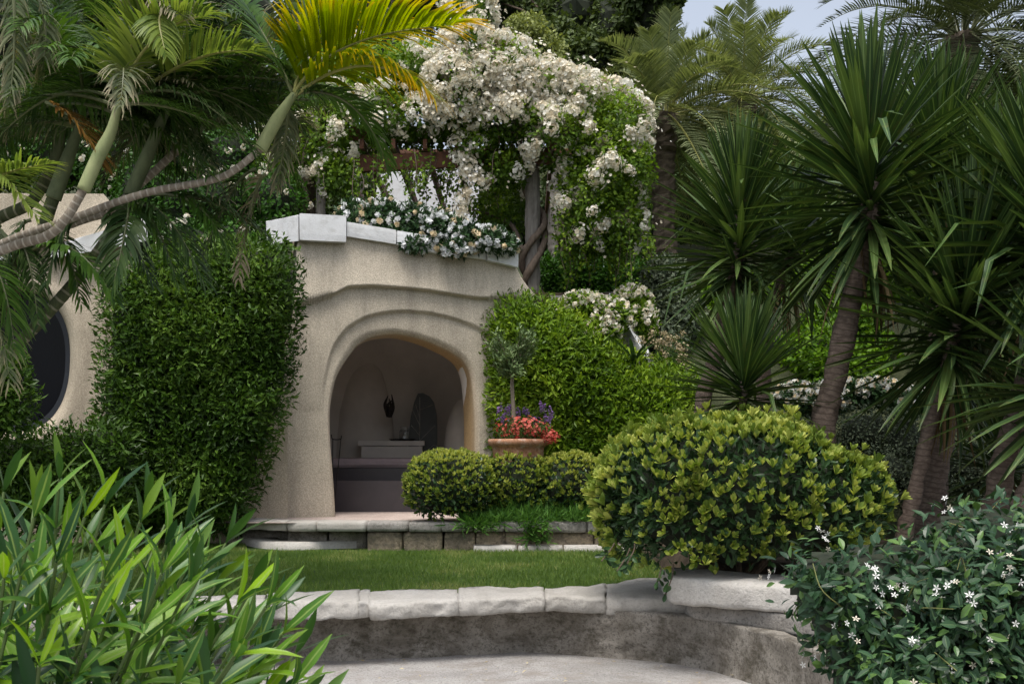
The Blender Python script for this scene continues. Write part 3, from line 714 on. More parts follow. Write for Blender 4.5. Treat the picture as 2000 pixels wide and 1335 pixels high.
# ------------------------------------------------------------------ terrace wall (far low wall)
tw = thing('terrace_wall', W(900, 1066, 13.9), 'low wall of squared brown stones with pale coping edging the lawn', 'wall')
def tz(px, d, z): return np.array([(px - 1000) / F * d, d, z])
bnd = [478, 560, 618, 715, 798, 861, 925, 985, 1066, 1147, 1230, 1310]
def wcurve(px): return 13.75 + 0.55 * np.clip((700 - px) / 240, 0, 1) ** 2
for k in range(len(bnd) - 1):
    a, b = bnd[k] + 0.3, bnd[k + 1] - 0.3; d1, d2 = wcurve(a), wcurve(b); h = 0.095 + 0.012 * RNG.random(); dz = 0.008 * RNG.random()
    c = [tz(a, d1, TER - h), tz(b, d2, TER - h), tz(b, d2, TER - h) + [0, .42, 0], tz(a, d1, TER - h) + [0, .42, 0], tz(a, d1, TER + 0.012 + dz), tz(b, d2, TER + 0.012 + dz), tz(b, d2, TER + 0.012 + dz) + [0, .42, 0], tz(a, d1, TER + 0.012 + dz) + [0, .42, 0]]
    hexa(G(), c, (10, 4, 3), 0.009, 30 + k, bev=0.007).build('coping_stone', M['greystone'] if k > 2 else M['coping'], tw, True)
fb = [560, 640, 717, 787, 866, 929, 987, 1039, 1059, 1160, 1240, 1310]
for k in range(len(fb) - 1):
    a, b = fb[k] + 0.5, fb[k + 1] - 0.5; pr = 0.05 + 0.03 * RNG.random()
    if k < 2: pr = 0.3
    d1, d2 = wcurve(a) + pr, wcurve(b) + pr; z1 = TER - 0.105
    c = [tz(a, d1, LAWN - .1), tz(b, d2, LAWN - .1), tz(b, d2, LAWN - .1) + [0, .3, 0], tz(a, d1, LAWN - .1) + [0, .3, 0], tz(a, d1, z1), tz(b, d2, z1), tz(b, d2, z1) + [0, .3, 0], tz(a, d1, z1) + [0, .3, 0]]
    hexa(G(), c, (8, 3, 5), 0.014, 60 + k, bev=0.009).build('wall_stone', M['wallface'] if k < 2 else M['block'], tw, True)
g = G(); c = [tz(470, 14.6, LAWN - .1), tz(1310, 14.15, LAWN - .1), tz(1310, 14.45, LAWN - .1), tz(470, 14.9, LAWN - .1)]
hexa(g, c + [p + np.array([0, 0, TER - LAWN - 0.02]) for p in c], (30, 2, 3), 0.01, 2).build('wall_core', M['wallface'], tw, True)
# pale stone step that curls round the left end, and the thin edging strip at the lawn
st = thing('stone_step', W(560, 1052, 14), 'pale flat stone step curling round the end of the low wall', 'step')
path = [(715, 1056, 0.3), (640, 1058, 0.3), (560, 1060, 0.35), (500, 1056, 0.55), (455, 1044, 0.7), (440, 1034, 0.75), (470, 1024, 0.5)]
P = catmull([(tz(x, (ZC - LAWN - .05) * F / (y - H0), 0)) for x, y, w in path], 40)
T_ = unit(np.gradient(P, axis=0)); Nn = np.stack([-T_[:, 1], T_[:, 0], 0 * T_[:, 0]], -1); wv = np.interp(np.linspace(0, 1, 40), np.linspace(0, 1, 7), [w for *_, w in path])
g = G(); VV = []
for o_, z in ((0, LAWN - .05), (0, LAWN + .055), (-1, LAWN + .06), (-1, LAWN - .05)):
    q = P + Nn * (o_ * wv * 0.6)[:, None]; q[:, 2] = z; q += 0.012 * np.stack([fbm(q * 4, 1), fbm(q * 4, 2), 0.5 * fbm(q * 4, 3)], -1); VV.append(q)
VV = np.array(VV); i = np.arange(3)[:, None] * 40; jn = np.arange(39)[None]
g.add(VV.reshape(-1, 3), np.stack([i + jn, i + jn + 1, i + 40 + jn + 1, i + 40 + jn], -1).reshape(-1, 4)); g.build('slab', M['coping'], st, True)
ed = thing('lawn_edging', tz(1100, 13.55, LAWN), 'thin pale stone edging between the lawn and the brown stones', 'edging')
for k, (a, b) in enumerate(((925, 1010), (1011, 1100), (1101, 1190), (1191, 1290))):
    c = [tz(a, 13.6, LAWN - .1), tz(b, 13.6, LAWN - .1), tz(b, 13.85, LAWN - .1), tz(a, 13.85, LAWN - .1)]
    hexa(G(), c + [p + np.array([0, 0, .135]) for p in c], (8, 2, 2), 0.008, 90 + k, bev=0.006).build('edging_stone', M['coping'], ed, True)

# ------------------------------------------------------------------ near wall with pale coping
nw = thing('garden_wall', (0, 9.1, 0), 'stained low retaining wall with thick pale coping stones', 'wall')
CT = 0.50
def dz_of(py, z): return (ZC - z) * F / (py - H0)
ftop = [(-700, 1203), (-300, 1204), (300, 1196), (420, 1185), (535, 1179), (706, 1176), (868, 1171), (1061, 1166), (1183, 1165), (1300, 1167), (1420, 1172)]
bback = [(-700, 1178), (-300, 1179), (300, 1172), (420, 1166), (553, 1161), (652, 1156), (773, 1153), (868, 1153), (1039, 1148), (1165, 1145), (1255, 1132), (1420, 1128)]
def fedge(px): return np.interp(px, [a for a, _ in ftop], [dz_of(b, CT) for _, b in ftop])
def bedge(px): return np.interp(px, [a for a, _ in bback], [dz_of(b, CT) for _, b in bback])
cb = [-700, -520, -340, -190, -10, 150, 300, 420, 520, 702, 722, 896, 1062, 1184, 1352]
for k in range(len(cb) - 1):
    a, b = cb[k] + 0.2, cb[k + 1] - 0.2; h = 0.12 + 0.02 * RNG.random()
    if k == 9: h = 0.12
    xs = np.linspace(a, b, 5); rough_dz = 0.006 * RNG.normal()
    g = G(); nx = max(10, int((b - a) / 7)); ny, nz = 10, 6
    # strip of stone following the curved edge
    c = []
    U = np.linspace(a, b, nx + 1); fe = fedge(U) + (0.03 if k == 9 else 0) + 0.012 * RNG.normal(); be = bedge(U) + 0.12
    def P3(iu, v, w):
        d = fe[iu] * (1 - v) + be[iu] * v; px = U[iu]
        x = (px - 1000) / F * (fe[iu] * (1 - v) + be[iu] * v); return np.array([x, d, CT + rough_dz - h * (1 - w)])
    V = np.array([[[P3(iu, iv / ny, iw / nz) for iw in range(nz + 1)] for iv in range(ny + 1)] for iu in range(nx + 1)])
    cc = V.reshape(-1, 3).mean(0)
    idn = np.arange(V.size // 3).reshape(V.shape[:3]); Q = []
    def face(ar): Q.append(np.stack([ar[:-1, :-1], ar[1:, :-1], ar[1:, 1:], ar[:-1, 1:]], -1).reshape(-1, 4))
    for ar in (idn[:, :, 0], idn[:, :, -1].T, idn[:, 0, :].T, idn[:, -1, :], idn[0, :, :], idn[-1, :, :].T): face(ar)
    V = V.reshape(-1, 3)
    # chipped, rounded arris: corners of the section pulled in, then noise
    fr = np.clip(1 - (V[:, 1] - fedge((V[:, 0] / V[:, 1]) * F + 1000)) / 0.06, 0, 1); tp = np.clip((V[:, 2] - (CT - 0.05)) / 0.05, 0, 1); bt = np.clip(((CT - h) + 0.04 - V[:, 2]) / 0.04, 0, 1)
    V[:, 2] -= 0.012 * fr * tp; V[:, 1] += 0.025 * fr * bt + 0.006 * fr * tp
    endc = np.clip(1 - np.minimum(V[:, 0] - V[:, 0].min(), V[:, 0].max() - V[:, 0]) / 0.02, 0, 1); V[:, 1] += 0.012 * endc * fr; V[:, 2] -= 0.008 * endc * tp
    V += np.stack([0.014 * fbm(V * 4, k) * (1 - endc), 0.030 * fbm(V * [3.5, 3.5, 7], k + 3) + 0.017 * fbm(V * 14, k + 8), 0.013 * fbm(V * 3, k + 6) + 0.008 * fbm(V * 13, k + 2)], -1)
    g.add(V, np.concatenate(Q)); g.build('coping_stone', M['coping'], nw, True)
# wall face, curving towards the viewer at its right end
base = [(-720, 1318), (-300, 1318), (260, 1310), (420, 1295), (589, 1287), (715, 1284), (850, 1281), (1030, 1274), (1102, 1276), (1187, 1282), (1300, 1291), (1400, 1311), (1490, 1340), (1560, 1370), (1640, 1410), (1850, 1450), (2200, 1480), (2600, 1480)]
bp = catmull([tz(x, dz_of(y, 0), 0) for x, y in base], 200)
rows = []
for w in np.linspace(0, 1, 22):
    q = bp.copy(); q[:, 2] = -0.03 + w * 0.42
    q[:, 1] -= 0.10 * w
    nx_ = 0.045 * fbm(q * [2.2, 2.2, 3], 12) + 0.015 * fbm(q * 9, 14)
    q[:, 1] += nx_ - 0.05 * math.exp(-w * 9); rows.append(q)
bk = rows[-1].copy(); bk[:, 1] += 0.7; rows.append(bk)
V = np.array(rows); nb = 200; i = np.arange(len(rows) - 1)[:, None] * nb; jn = np.arange(nb - 1)[None]
g = G(); g.add(V.reshape(-1, 3), np.stack([i + jn, i + jn + 1, i + nb + jn + 1, i + nb + jn], -1).reshape(-1, 4)); g.build('wall_face', M['wallface'], nw, True)
# raised block under the round shrub and the grey course below it
def stoneblock(fpx, d_, z0, z1, dep, seed, mat='greystone', bev=0.02, name='coping_stone', rough=0.02):
    a, b = fpx; d1, d2 = d_
    c = [tz(a, d1, z0), tz(b, d2, z0), tz(b, d2, z0) + [0.1, dep, 0], tz(a, d1, z0) + [0.05, dep, 0]]
    hexa(G(), c + [p + np.array([0, 0, z1 - z0]) for p in c], (40, 10, 8), rough, seed, bev=bev).build(name, M[mat], nw, True)
stoneblock((1306, 1640), (8.55, 7.8), 0.515, 0.715, 0.75, 5, name='corner_block', rough=0.02, mat='coping')
stoneblock((1345, 1660), (8.70, 7.62), 0.375, 0.508, 0.8, 7)

# ------------------------------------------------------------------ lawn grass
n = 150000
xy = np.stack([RNG.uniform(-7.0, 3.0, n), RNG.uniform(9.35, 14.6, n), np.full(n, LAWN - .03)], -1)
pxx = 1000 + xy[:, 0] / xy[:, 1] * F
ok = (xy[:, 1] > bedge(pxx) + 0.06) & (xy[:, 1] < np.where(pxx > 480, 13.62, 15.2)) & (xy[:, 0] < 2.6)
xy = xy[ok]; n = len(xy)
g = G(); d = np.stack([RNG.normal(0, .45, n), RNG.normal(0, .45, n), np.ones(n)], -1)
patch = np.clip(0.42 + 0.5 * fbm(xy * 1.6, 3) + RNG.normal(0, .25, n), 0, 1)
scatter(g, (np.array([(-0.06, 0, 0), (0.06, 0, 0), (0.0, 1, 0.1)], float), np.zeros((0, 4), int), np.array([(0, 1, 2)])), xy, frames(d, rdir(n)), RNG.uniform(.03, .055, n), patch)
g.build('grass', M['grass'], None, label='short mown green grass of the lawn', cat='grass', kind='stuff')

# ------------------------------------------------------------------ clipped hedges
HK = dict(out=0.55, up=0.15, rand=0.75, face_up=0.55)
hl = [(196, 560), (215, 520), (260, 500), (330, 480), (420, 468), (500, 462), (550, 470), (580, 500), (586, 560), (583, 640), (575, 720), (560, 800), (540, 860), (520, 920), (500, 970), (478, 1030), (300, 1050), (180, 1045), (150, 1000), (170, 860), (190, 780), (195, 700)]
hedge('hedge', Pillow(hl, lambda x, y: 13.75 + 0.0 * x, 0.9, 90, 0.13, 2.6, 3), 30000, 'hedge_l', 0.085, LF_DIA, 'tall dark green clipped hedge between the arch and the oval window', 'hedge', W(380, 1040, 14.0), HK)
hl2 = [(-60, 850), (60, 835), (150, 828), (240, 815), (270, 830), (280, 900), (270, 1040), (-60, 1050)]
hedge('hedge', Pillow(hl2, 13.2, 0.7, 60, 0.07, 2, 5), 7000, 'hedge_l', 0.085, LF_DIA, 'low clipped green hedge under the oval window', 'hedge', W(100, 1050, 13.3), HK)
hl3 = [(-60, 690), (0, 680), (30, 690), (58, 730), (66, 790), (50, 840), (20, 860), (-60, 870)]
hedge('shrub', Pillow(hl3, 12.6, 0.6, 40, 0.07, 2, 6), 3200, 'hedge_l', 0.085, LF_DIA, 'leafy green shrub in front of the oval window', 'shrub', W(0, 1060, 12.9), HK)
hr = [(943, 640), (950, 605), (975, 580), (1010, 572), (1060, 580), (1100, 600), (1150, 630), (1190, 655), (1230, 690), (1290, 705), (1345, 718), (1372, 745), (1378, 800), (1372, 900), (1340, 960), (1240, 985), (1100, 985), (990, 980), (958, 930), (950, 840), (945, 740)]
rt, p, nr, q = hedge('hedge', Pillow(hr, lambda x, y: 15.05 - 0.0012 * (x - 950) + 0 * y, 1.1, 110, 0.15, 2.2, 8), 33000, 'hedge_r', 0.085, LF_DIA, 'bright green clipped hedge sloping down behind the potted olive tree', 'hedge', W(1150, 1000, 14.6), HK)
hb = [(1050, 505), (1120, 500), (1200, 506), (1256, 512), (1262, 560), (1256, 600), (1050, 600)]
hedge('hedge', Pillow(hb, 19.5, 0.7, 30, 0.07, 1.6, 9), 8000, 'hedge_b', 0.10, LF_DIA, 'level clipped hedge on the upper terrace behind the timber post', 'hedge', W(1150, 600, 20.0), HK)

# ------------------------------------------------------------------ mounded shrubs with pale new shoots
def rosette_tpl(seed, n=8):
    g = G(); rng = np.random.default_rng(seed)
    az = np.arange(n) * 2.4 + rng.random(n); el = rng.uniform(0.6, 1.35, n)
    d = np.stack([np.cos(az) * np.cos(el), np.sin(az) * np.cos(el), np.sin(el)], -1)
    z = -np.stack([np.cos(az), np.sin(az), 0 * az], -1) * 0.9 + np.array([0, 0, 0.5])
    scatter(g, LF_OBO, np.zeros((n, 3)), frames(d, z), rng.uniform(0.75, 1.1, n), rng.random(n))
    V, Q, T, R, A = g.arrays(); return (V, Q, T), R
def superell(n, c, r, e=2.6, rng=None, lo=-0.75):
    d = rdir(n * 2, rng); d = d[d[:, 2] > lo][:n]
    k = (np.abs(d) ** e).sum(-1) ** (-1 / e); P = d * k[:, None]
    nr = unit(np.sign(d) * np.abs(P) ** (e - 1) / np.asarray(r))
    return np.asarray(c) + P * np.asarray(r), nr
rs = thing('round_shrub', (1.83, 9.1, 0.7), 'large rounded shrub with yellow green shoots above the raised stone block', 'shrub')
c, r = np.array([1.80, 9.15, 1.30]), np.array([1.13, 0.97, 0.62])
pts, nrm = superell(3300, c, r, 2.5)
def skew(p):
    q = p.copy(); u = (q[:, 0] - c[0]) / r[0]
    q[:, 2] += np.where(u > 0.1, -0.24 * (u - 0.1) * np.clip((q[:, 2] - c[2]) / r[2] + 0.3, 0, 1.2), 0)
    q += 0.09 * unit(q - c) * fbm(q * 2.3, 4)[:, None]; return q
pts = skew(pts) + nrm * np.where(RNG.random((len(pts), 1)) < .08, RNG.uniform(.03, .11, (len(pts), 1)), 0)
RT = [rosette_tpl(s) for s in range(4)]
topness = (pts[:, 2] - c[2]) / r[2]
keep = RNG.random(len(pts)) < np.clip(0.52 + 0.55 * topness + 0.35 * fbm(pts * 2.2, 9), 0.06, 1)
pn, nn = pts[keep], nrm[keep]
ax = unit(nn * 0.75 + np.array([0, 0, 0.8]) + rdir(len(pn)) * 0.25)
R3 = frames(np.cross(ax, rdir(len(pn))), ax)
dist = np.linalg.norm(pn - np.array([0, 0, ZC]), axis=1) + np.where((nn * unit(np.array([0, 0, ZC]) - pn)).sum(-1) < 0, 50, 0)
order = np.argsort(dist); szs = RNG.uniform(0.055, 0.098, len(pn))
meshes = []
for (tpl, rr) in RT:
    g = G(); g.add(tpl[0], tpl[1], None, rr); meshes.append(g.mesh('shoot', M['round_new']))
for k in order[:300]: link('shoot', meshes[k % 4], rs, M=MX(R3[k], pn[k], szs[k]))
g = G()
for v in range(4):
    ii = order[300:][order[300:] % 4 == v]
    V0, Q0, T0 = RT[v][0]; nL = len(V0)
    scatter(g, RT[v][0], pn[ii], R3[ii], szs[ii])
g.build('shoots', M['round_new'], rs, kind='stuff')
p2, n2_ = superell(7500, c, r * 0.96, 2.5); p2 = skew(p2); p2 = p2 - n2_ * RNG.uniform(-0.02, 0.16, (len(p2), 1))
g = G(); scatter(g, LF_OBO, p2, leaf_frames(n2_, 0.5, 0.1, 0.8, 0, 0.5), RNG.uniform(.06, .10, len(p2)))
g.build('mature_leaves', M['round_old'], rs, kind='stuff')
g = G(); ellip(g, c, r * 0.8, 20, 12, 0.1); g.build('dark_core', M['darkin'], rs)  # dark filler ellipsoid inside the shell of leaves
g = G()
for k in range(7):
    a = k * 0.9; tube(g, [(1.82 + 0.1 * math.cos(a), 9.1 + 0.1 * math.sin(a), 0.66), (1.82 + 0.4 * math.cos(a), 9.1 + 0.35 * math.sin(a), 0.95), (1.82 + 0.75 * math.cos(a), 9.1 + 0.6 * math.sin(a), 1.3)], [0.025, 0.012], 6)
g.build('stems', M['wood'], rs)
# small drooping sprigs at the lower left of the shrub
g = G(); gl = G()
for (x0, y0, x1, y1) in ((1200, 1060, 1175, 1095), (1230, 1070, 1205, 1115), (1290, 1080, 1285, 1135), (1315, 1100, 1300, 1160), (1240, 1060, 1225, 1100)):
    a, b = W(x0, y0, 8.5), W(x1, y1, 8.35); tube(g, [a, (a + b) / 2 + [0.02, 0, 0.02], b], 0.005, 5)
    m_ = 9; tt = RNG.uniform(0.2, 1, m_)[:, None]; pp = a * (1 - tt) + b * tt
    scatter(gl, LF_OBO, pp, leaf_frames(np.tile([0, -1.0, 0], (m_, 1)), 0.3, -0.3, 0.9), RNG.uniform(.07, .1, m_))
g.build('sprig_stems', M['wood'], rs, kind='stuff'); gl.build('sprig_leaves', M['round_old'], rs, kind='stuff')

def mound(name, px, py, rpx, rpy, d, n, label, group=None):
    c = W(px, py, d); r = np.array([rpx / F * d, rpx / F * d * 0.9, rpy / F * d]); root = thing(name, (c[0], c[1], TER), label, 'shrub', group)
    p, nr = superell(n, c, r, 2.3, lo=-0.9); p = p + nr * (0.04 * fbm(p * 4, 3) + RNG.uniform(-.04, .03, len(p)))[:, None]
    g = G(); tn = np.clip(0.55 + 0.4 * nr[:, 2] + RNG.normal(0, .25, len(p)), 0, 1)
    new = RNG.random(len(p)) < 0.42 + 0.3 * nr[:, 2]
    ax = unit(nr * 0.8 + np.array([0, 0, .7]) + rdir(len(p)) * .3)
    scatter(g, RT[0][0], p[new], frames(np.cross(ax, rdir(len(p))), ax)[new], RNG.uniform(.04, .065, new.sum()), tn[new]); g.build('shoots', M['round_new'], root, kind='stuff')
    g = G(); scatter(g, LF_OVAL, p - nr * 0.03, leaf_frames(nr, .5, .2, .8), RNG.uniform(.045, .07, len(p))); g.build('mature_leaves', M['round_old'], root, kind='stuff')
    ellip(G(), c, r * 0.84, 14, 9, 0.1).build('dark_core', M['darkin'], root)  # dark filler ellipsoid behind the mound's leaves
    return root
mound('mounded_shrub', 884, 948, 90, 66, 14.1, 2600, 'dense rounded low shrub beside the arched doorway')
mound('mounded_shrub', 1012, 945, 66, 62, 14.25, 1800, 'dense rounded low shrub below the terracotta pot')
mound('mounded_shrub', 1112, 950, 78, 60, 14.3, 1900, 'third dense rounded low shrub along from the arched doorway')
mound('mounded_shrub', 1205, 955, 60, 60, 14.35, 1300, 'dense rounded low shrub against the foot of the sloping hedge')

# ------------------------------------------------------------------ trailing succulent ground cover
gc = thing('ground_cover', W(1050, 1012, 13.9), 'grassy green succulent trailing over the low stone wall', 'ground cover')
n = 3000; x = RNG.uniform(905, 1260, n); tt = RNG.random(n)
dd = 13.72 + 0.55 * RNG.random(n); top = np.interp(x, [905, 960, 1000, 1100, 1260], [0.03, 0.12, 0.30, 0.26, 0.2])
P = np.stack([(x - 1000) / F * dd, dd, TER + 0.02 + top * RNG.random(n) * np.clip((dd - 13.72) / .35, 0.1, 1)], -1)
dv = np.stack([RNG.normal(0, .8, n), RNG.normal(-.35, .5, n), RNG.uniform(.1, 1.2, n)], -1)
m2 = 420; hx = np.where(RNG.random(m2) < .6, RNG.normal(1045, 16, m2), RNG.normal(935, 22, m2)); hz = TER - RNG.random(m2) ** 1.4 * np.where(np.abs(hx - 1045) < 40, 0.24, 0.08)
P = np.vstack([P, np.stack([(hx - 1000) / F * 13.68, 13.70 - 0.06 * RNG.random(m2), hz + .02], -1)]); dv = np.vstack([dv, np.stack([RNG.normal(0, .6, m2), RNG.normal(-.6, .2, m2), RNG.uniform(-.5, .5, m2)], -1)])
g = G(); scatter(g, blade([(0, .045), (.4, .055), (.8, .04), (1, .005)], 0.5, 0.2), P, frames(dv, rdir(len(P)) + [0, -.5, 1]), RNG.uniform(.10, .19, len(P))); g.build('leaves', M['cover'], gc, kind='stuff')

# ------------------------------------------------------------------ terracotta pot, flowers and olive tree
pc = W(1012, 900, 14.4); pc[2] = 0
pot = thing('terracotta_pot', (pc[0], pc[1], TER), 'wide weathered terracotta pot with thick rim beside the arch', 'pot')
zr = W(1012, 858, 14.4)[2]; hh = zr - TER
lathe(G(), (pc[0], pc[1], TER), [(0.001, 0), (0.24, 0), (0.255, 0.05), (0.30, hh * .5), (0.325, hh - .13), (0.33, hh - .1), (0.345, hh - .085)], 40).build('body', M['terracotta'], pot, True)
lathe(G(), (pc[0], pc[1], TER), [(0.335, hh - .092), (0.372, hh - .07), (0.385, hh - .03), (0.38, hh), (0.36, hh + .008), (0.33, hh - .01), (0.32, hh - .05), (0.001, hh - .05)], 40).build('rim', M['terracotta'], pot, True)
fl = thing('red_flowers', (pc[0], pc[1], TER + hh - .04), 'mass of small red flowers filling the terracotta pot', 'flowers')
def puff(n, c, r, tpl, size, out=0.6):
    d = rdir(n); p = np.asarray(c) + d * np.asarray(r) * (RNG.random((n, 1)) ** .4); return p, d, RNG.uniform(.7, 1.3, n) * size
g = G(); p, d, s_ = puff(480, W(1022, 838, 14.3), (.38, .30, .17), FLOR, .02); scatter(g, FLOR, p, frames(np.cross(d, rdir(len(d))), d + [0, -.3, .4]), s_)
p, d, s_ = puff(140, W(1075, 852, 14.25), (.12, .15, .10), FLOR, .018); scatter(g, FLOR, p, frames(np.cross(d, rdir(len(d))), d + [0, -.3, .4]), s_)
g.build('petals', M['red'], fl, kind='stuff')
g = G(); p, d, s_ = puff(1300, W(1020, 842, 14.35), (.36, .3, .15), LF_DIA, .05); scatter(g, LF_DIA, p, leaf_frames(d), s_); g.build('leaves', M['bgmid'], fl, kind='stuff')
fl = thing('purple_flowers', (pc[0], pc[1] + .1, TER + hh - .04), 'tall thin purple flower spikes behind the red flowers in the pot', 'flowers')
g = G(); gs = G()
for k in range(46):
    b = W(RNG.uniform(985, 1050), 850, 14.45); e = W(RNG.uniform(968, 1082), RNG.uniform(790, 826), RNG.uniform(14.3, 14.7)); tube(gs, [b, (b + e) / 2 + [0, 0, .03], e], .003, 4)
    m_ = 14; d = rdir(m_); scatter(g, FLOR, e + d * [.02, .02, .05], frames(np.cross(d, rdir(m_)), d), RNG.uniform(.008, .017, m_))
g.build('petals', M['purple'], fl, kind='stuff'); gs.build('stems', M['bgmid'], fl, kind='stuff')
ol = thing('olive_tree', (pc[0], pc[1], TER + hh - .05), 'small standard olive tree with round silvery crown in the terracotta pot', 'tree')
tube(G(), [W(1004, 868, 14.4), W(1003, 800, 14.4), W(1000, 755, 14.4), W(1001, 730, 14.4)], [.034, .026, .022], 8, 16, noise=.15).build('trunk', M['olivebark'], ol, True)
g = G(); gl = G()
for k in range(26):
    a = RNG.uniform(0, 6.28); b = W(1001, 738, 14.4); e = W(1000, 705, 14.4) + np.array([.33 * math.cos(a) * RNG.uniform(.4, 1), .3 * math.sin(a) * RNG.uniform(.4, 1), RNG.uniform(-.18, .36)])
    tube(g, [b, (b + e) / 2 + [0, 0, .06], e], [.012, .004], 5); m_ = 85; tt = RNG.uniform(.35, 1.08, m_)[:, None]
    scatter(gl, LF_DIA, b * (1 - tt) + e * tt + RNG.normal(0, .035, (m_, 3)), leaf_frames(np.tile(unit(e - b), (m_, 1)), .7, .1, .7), RNG.uniform(.05, .085, m_))
g.build('branch', M['olivebark'], ol); gl.build('crown', M['olive'], ol, kind='stuff')

# ------------------------------------------------------------------ pergola and climbing rose on the upper terrace
pg = thing('pergola', W(1040, 570, 16.9), 'pergola of grey timber posts and rusty brown beams above the house', 'pergola')
def post(px, y0, y1, d, w, mat='post'):
    a, b = W(px, y0, d), W(px, y1, d); tube(G(), [a, (a + b) / 2, b], w, 10, 30, noise=.10, seed=int(px)).build('post', M[mat], pg)
post(1040, 585, 318, 16.9, .115); post(627, 440, 300, 16.7, .07); post(600, 440, 250, 17.3, .13, 'wood')
post(1080, 520, 330, 21.0, .1); post(700, 480, 300, 21.0, .1)
for (x0, x1, y0, y1, d) in ((690, 1080, 303, 286, 16.75), (600, 1110, 250, 240, 17.4), (640, 1120, 292, 290, 21.0)):
    a, b = W(x0, y0, d), W(x1, y1, d); h = np.array([0, 0, .24]); k = np.array([0, .12, 0])
    hexa(G(), [a - h, b - h, b - h + k, a - h + k, a, b, b + k, a + k], (20, 1, 2), .006, 3, bev=.008).build('beam', M['rust'], pg)
for x in range(640, 1120, 62):
    a = W(x, 290, 16.6); b = a + np.array([0.02 * (x - 860) / 60, 4.9, 0.05]); w = np.array([.06, 0, 0]); h = np.array([0, 0, .14])
    hexa(G(), [a, a + w, b + w, b, a + h, a + w + h, b + w + h, b + h], (1, 1, 1)).build('rafter', M['rust'], pg)
ro = thing('climbing_rose', W(1052, 572, 16.7), 'climbing rose smothering the pergola with masses of cream flowers', 'climber')
def stem(*a, **k): tube(G(), *a, **k).build('stem', M['vine'], ro, True)
ang = np.linspace(0, 3.2 * np.pi, 26)
for ph in (0.3, 2.9):
    pts_ = [W(1042, 585 - 262 * t, 16.9) + np.array([.17 * math.cos(a + ph), .17 * math.sin(a + ph), 0]) for t, a in zip(np.linspace(0, 1, 26), ang * (1 if ph < 1 else .7))]
    stem( pts_, [.06, .05, .035], 8, 80, noise=.25)
stem( [W(1020, 490, 16.75), W(1000, 440, 17.2), W(960, 420, 17.6), W(905, 405, 17.9)], [.04, .02], 6, noise=.2)
stem( [W(1030, 340, 16.7), W(990, 270, 16.6), W(960, 210, 16.5), W(940, 150, 16.7)], [.03, .012], 6)
stem( [W(1050, 330, 16.7), W(1120, 250, 16.4), W(1190, 270, 16.3), W(1215, 320, 16.2)], [.03, .008], 6)
stem( [W(610, 420, 17), W(590, 330, 16.9), W(620, 240, 16.8), W(700, 190, 16.8)], [.04, .012], 6)
for (x0, y0, x1, y1) in ((975, 280, 960, 205), (970, 265, 998, 220), (880, 500, 895, 590), (820, 440, 900, 425)):
    stem( [W(x0, y0, 16.4), W((x0 + x1) / 2 + 4, (y0 + y1) / 2, 16.3), W(x1, y1, 16.4)], [.014, .006], 5)

def B_(px, py, rx, ry, d, rd): return (W(px, py, d), np.array([rx / F * d, rd, ry / F * d]))
RB = [B_(910, 30, 55, 60, 17, .7), B_(915, 110, 58, 70, 16.8, .8), B_(900, 190, 70, 80, 16.6, .8), B_(985, 160, 80, 75, 16.8, .9), B_(1060, 190, 85, 60, 17, 1), B_(1140, 215, 75, 55, 17, 1), B_(1205, 255, 62, 75, 16.8, .9),
      B_(1000, 240, 80, 50, 16.6, .7), B_(1090, 270, 90, 60, 16.6, .8), B_(1180, 330, 80, 80, 16.6, .8), B_(1155, 390, 75, 90, 16.7, .8), B_(1205, 425, 52, 80, 16.6, .6), B_(1150, 450, 60, 50, 16.8, .6), B_(1245, 330, 34, 60, 16.4, .4),
      B_(840, 240, 70, 50, 16.9, .7), B_(760, 230, 70, 60, 17, .8), B_(690, 240, 75, 70, 17, .8), B_(640, 280, 60, 75, 16.8, .7), B_(620, 200, 70, 60, 17.2, .8), B_(660, 345, 45, 45, 16.6, .4), B_(560, 250, 50, 90, 17.4, .7), B_(545, 340, 50, 60, 17.2, .6),
      B_(720, 150, 110, 60, 17.5, 1), B_(830, 150, 80, 60, 17.2, .8), B_(930, 280, 45, 40, 16.5, .35), B_(990, 330, 45, 40, 16.7, .4), B_(980, 410, 60, 60, 17.6, .6)]
p, nr, k = blob_points(RB, 95000, (.55, 1.1))
clump = 0.5 + 0.5 * fbm(p * 2.6, 5); ok = RNG.random(len(p)) < np.clip(clump * 1.4, .15, 1); p, nr = p[ok], nr[ok]
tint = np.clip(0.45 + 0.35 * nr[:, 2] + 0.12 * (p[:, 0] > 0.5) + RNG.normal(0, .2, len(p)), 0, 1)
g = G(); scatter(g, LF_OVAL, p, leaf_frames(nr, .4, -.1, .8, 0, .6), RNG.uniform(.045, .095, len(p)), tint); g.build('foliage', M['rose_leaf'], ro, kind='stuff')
# hanging sprays below the beam and over the right flank
g = G(); gs = G(); hang = []
for k in range(130):
    x = RNG.choice([RNG.uniform(630, 1005), RNG.uniform(1085, 1265)]); y0 = RNG.uniform(280, 330) if x < 1030 else RNG.uniform(380, 470); L = RNG.uniform(30, 110); d = RNG.uniform(16.2, 17.6)
    a, b = W(x, y0, d), W(x + RNG.normal(0, 10), y0 + L, d - .1); tube(gs, [a, (a + b) / 2 + RNG.normal(0, .04, 3), b], .005, 4, 6); m_ = int(L * .55)
    tt = RNG.random((m_, 1)); scatter(g, LF_OVAL, a * (1 - tt) + b * tt + RNG.normal(0, .05, (m_, 3)), leaf_frames(np.tile([0, -.6, 0], (m_, 1)), .4, -.4, .8), RNG.uniform(.045, .085, m_)); hang.append(b)
g.build('hanging_leaves', M['rose_leaf'], ro, kind='stuff'); gs.build('hanging_stems', M['vine'], ro, kind='stuff')
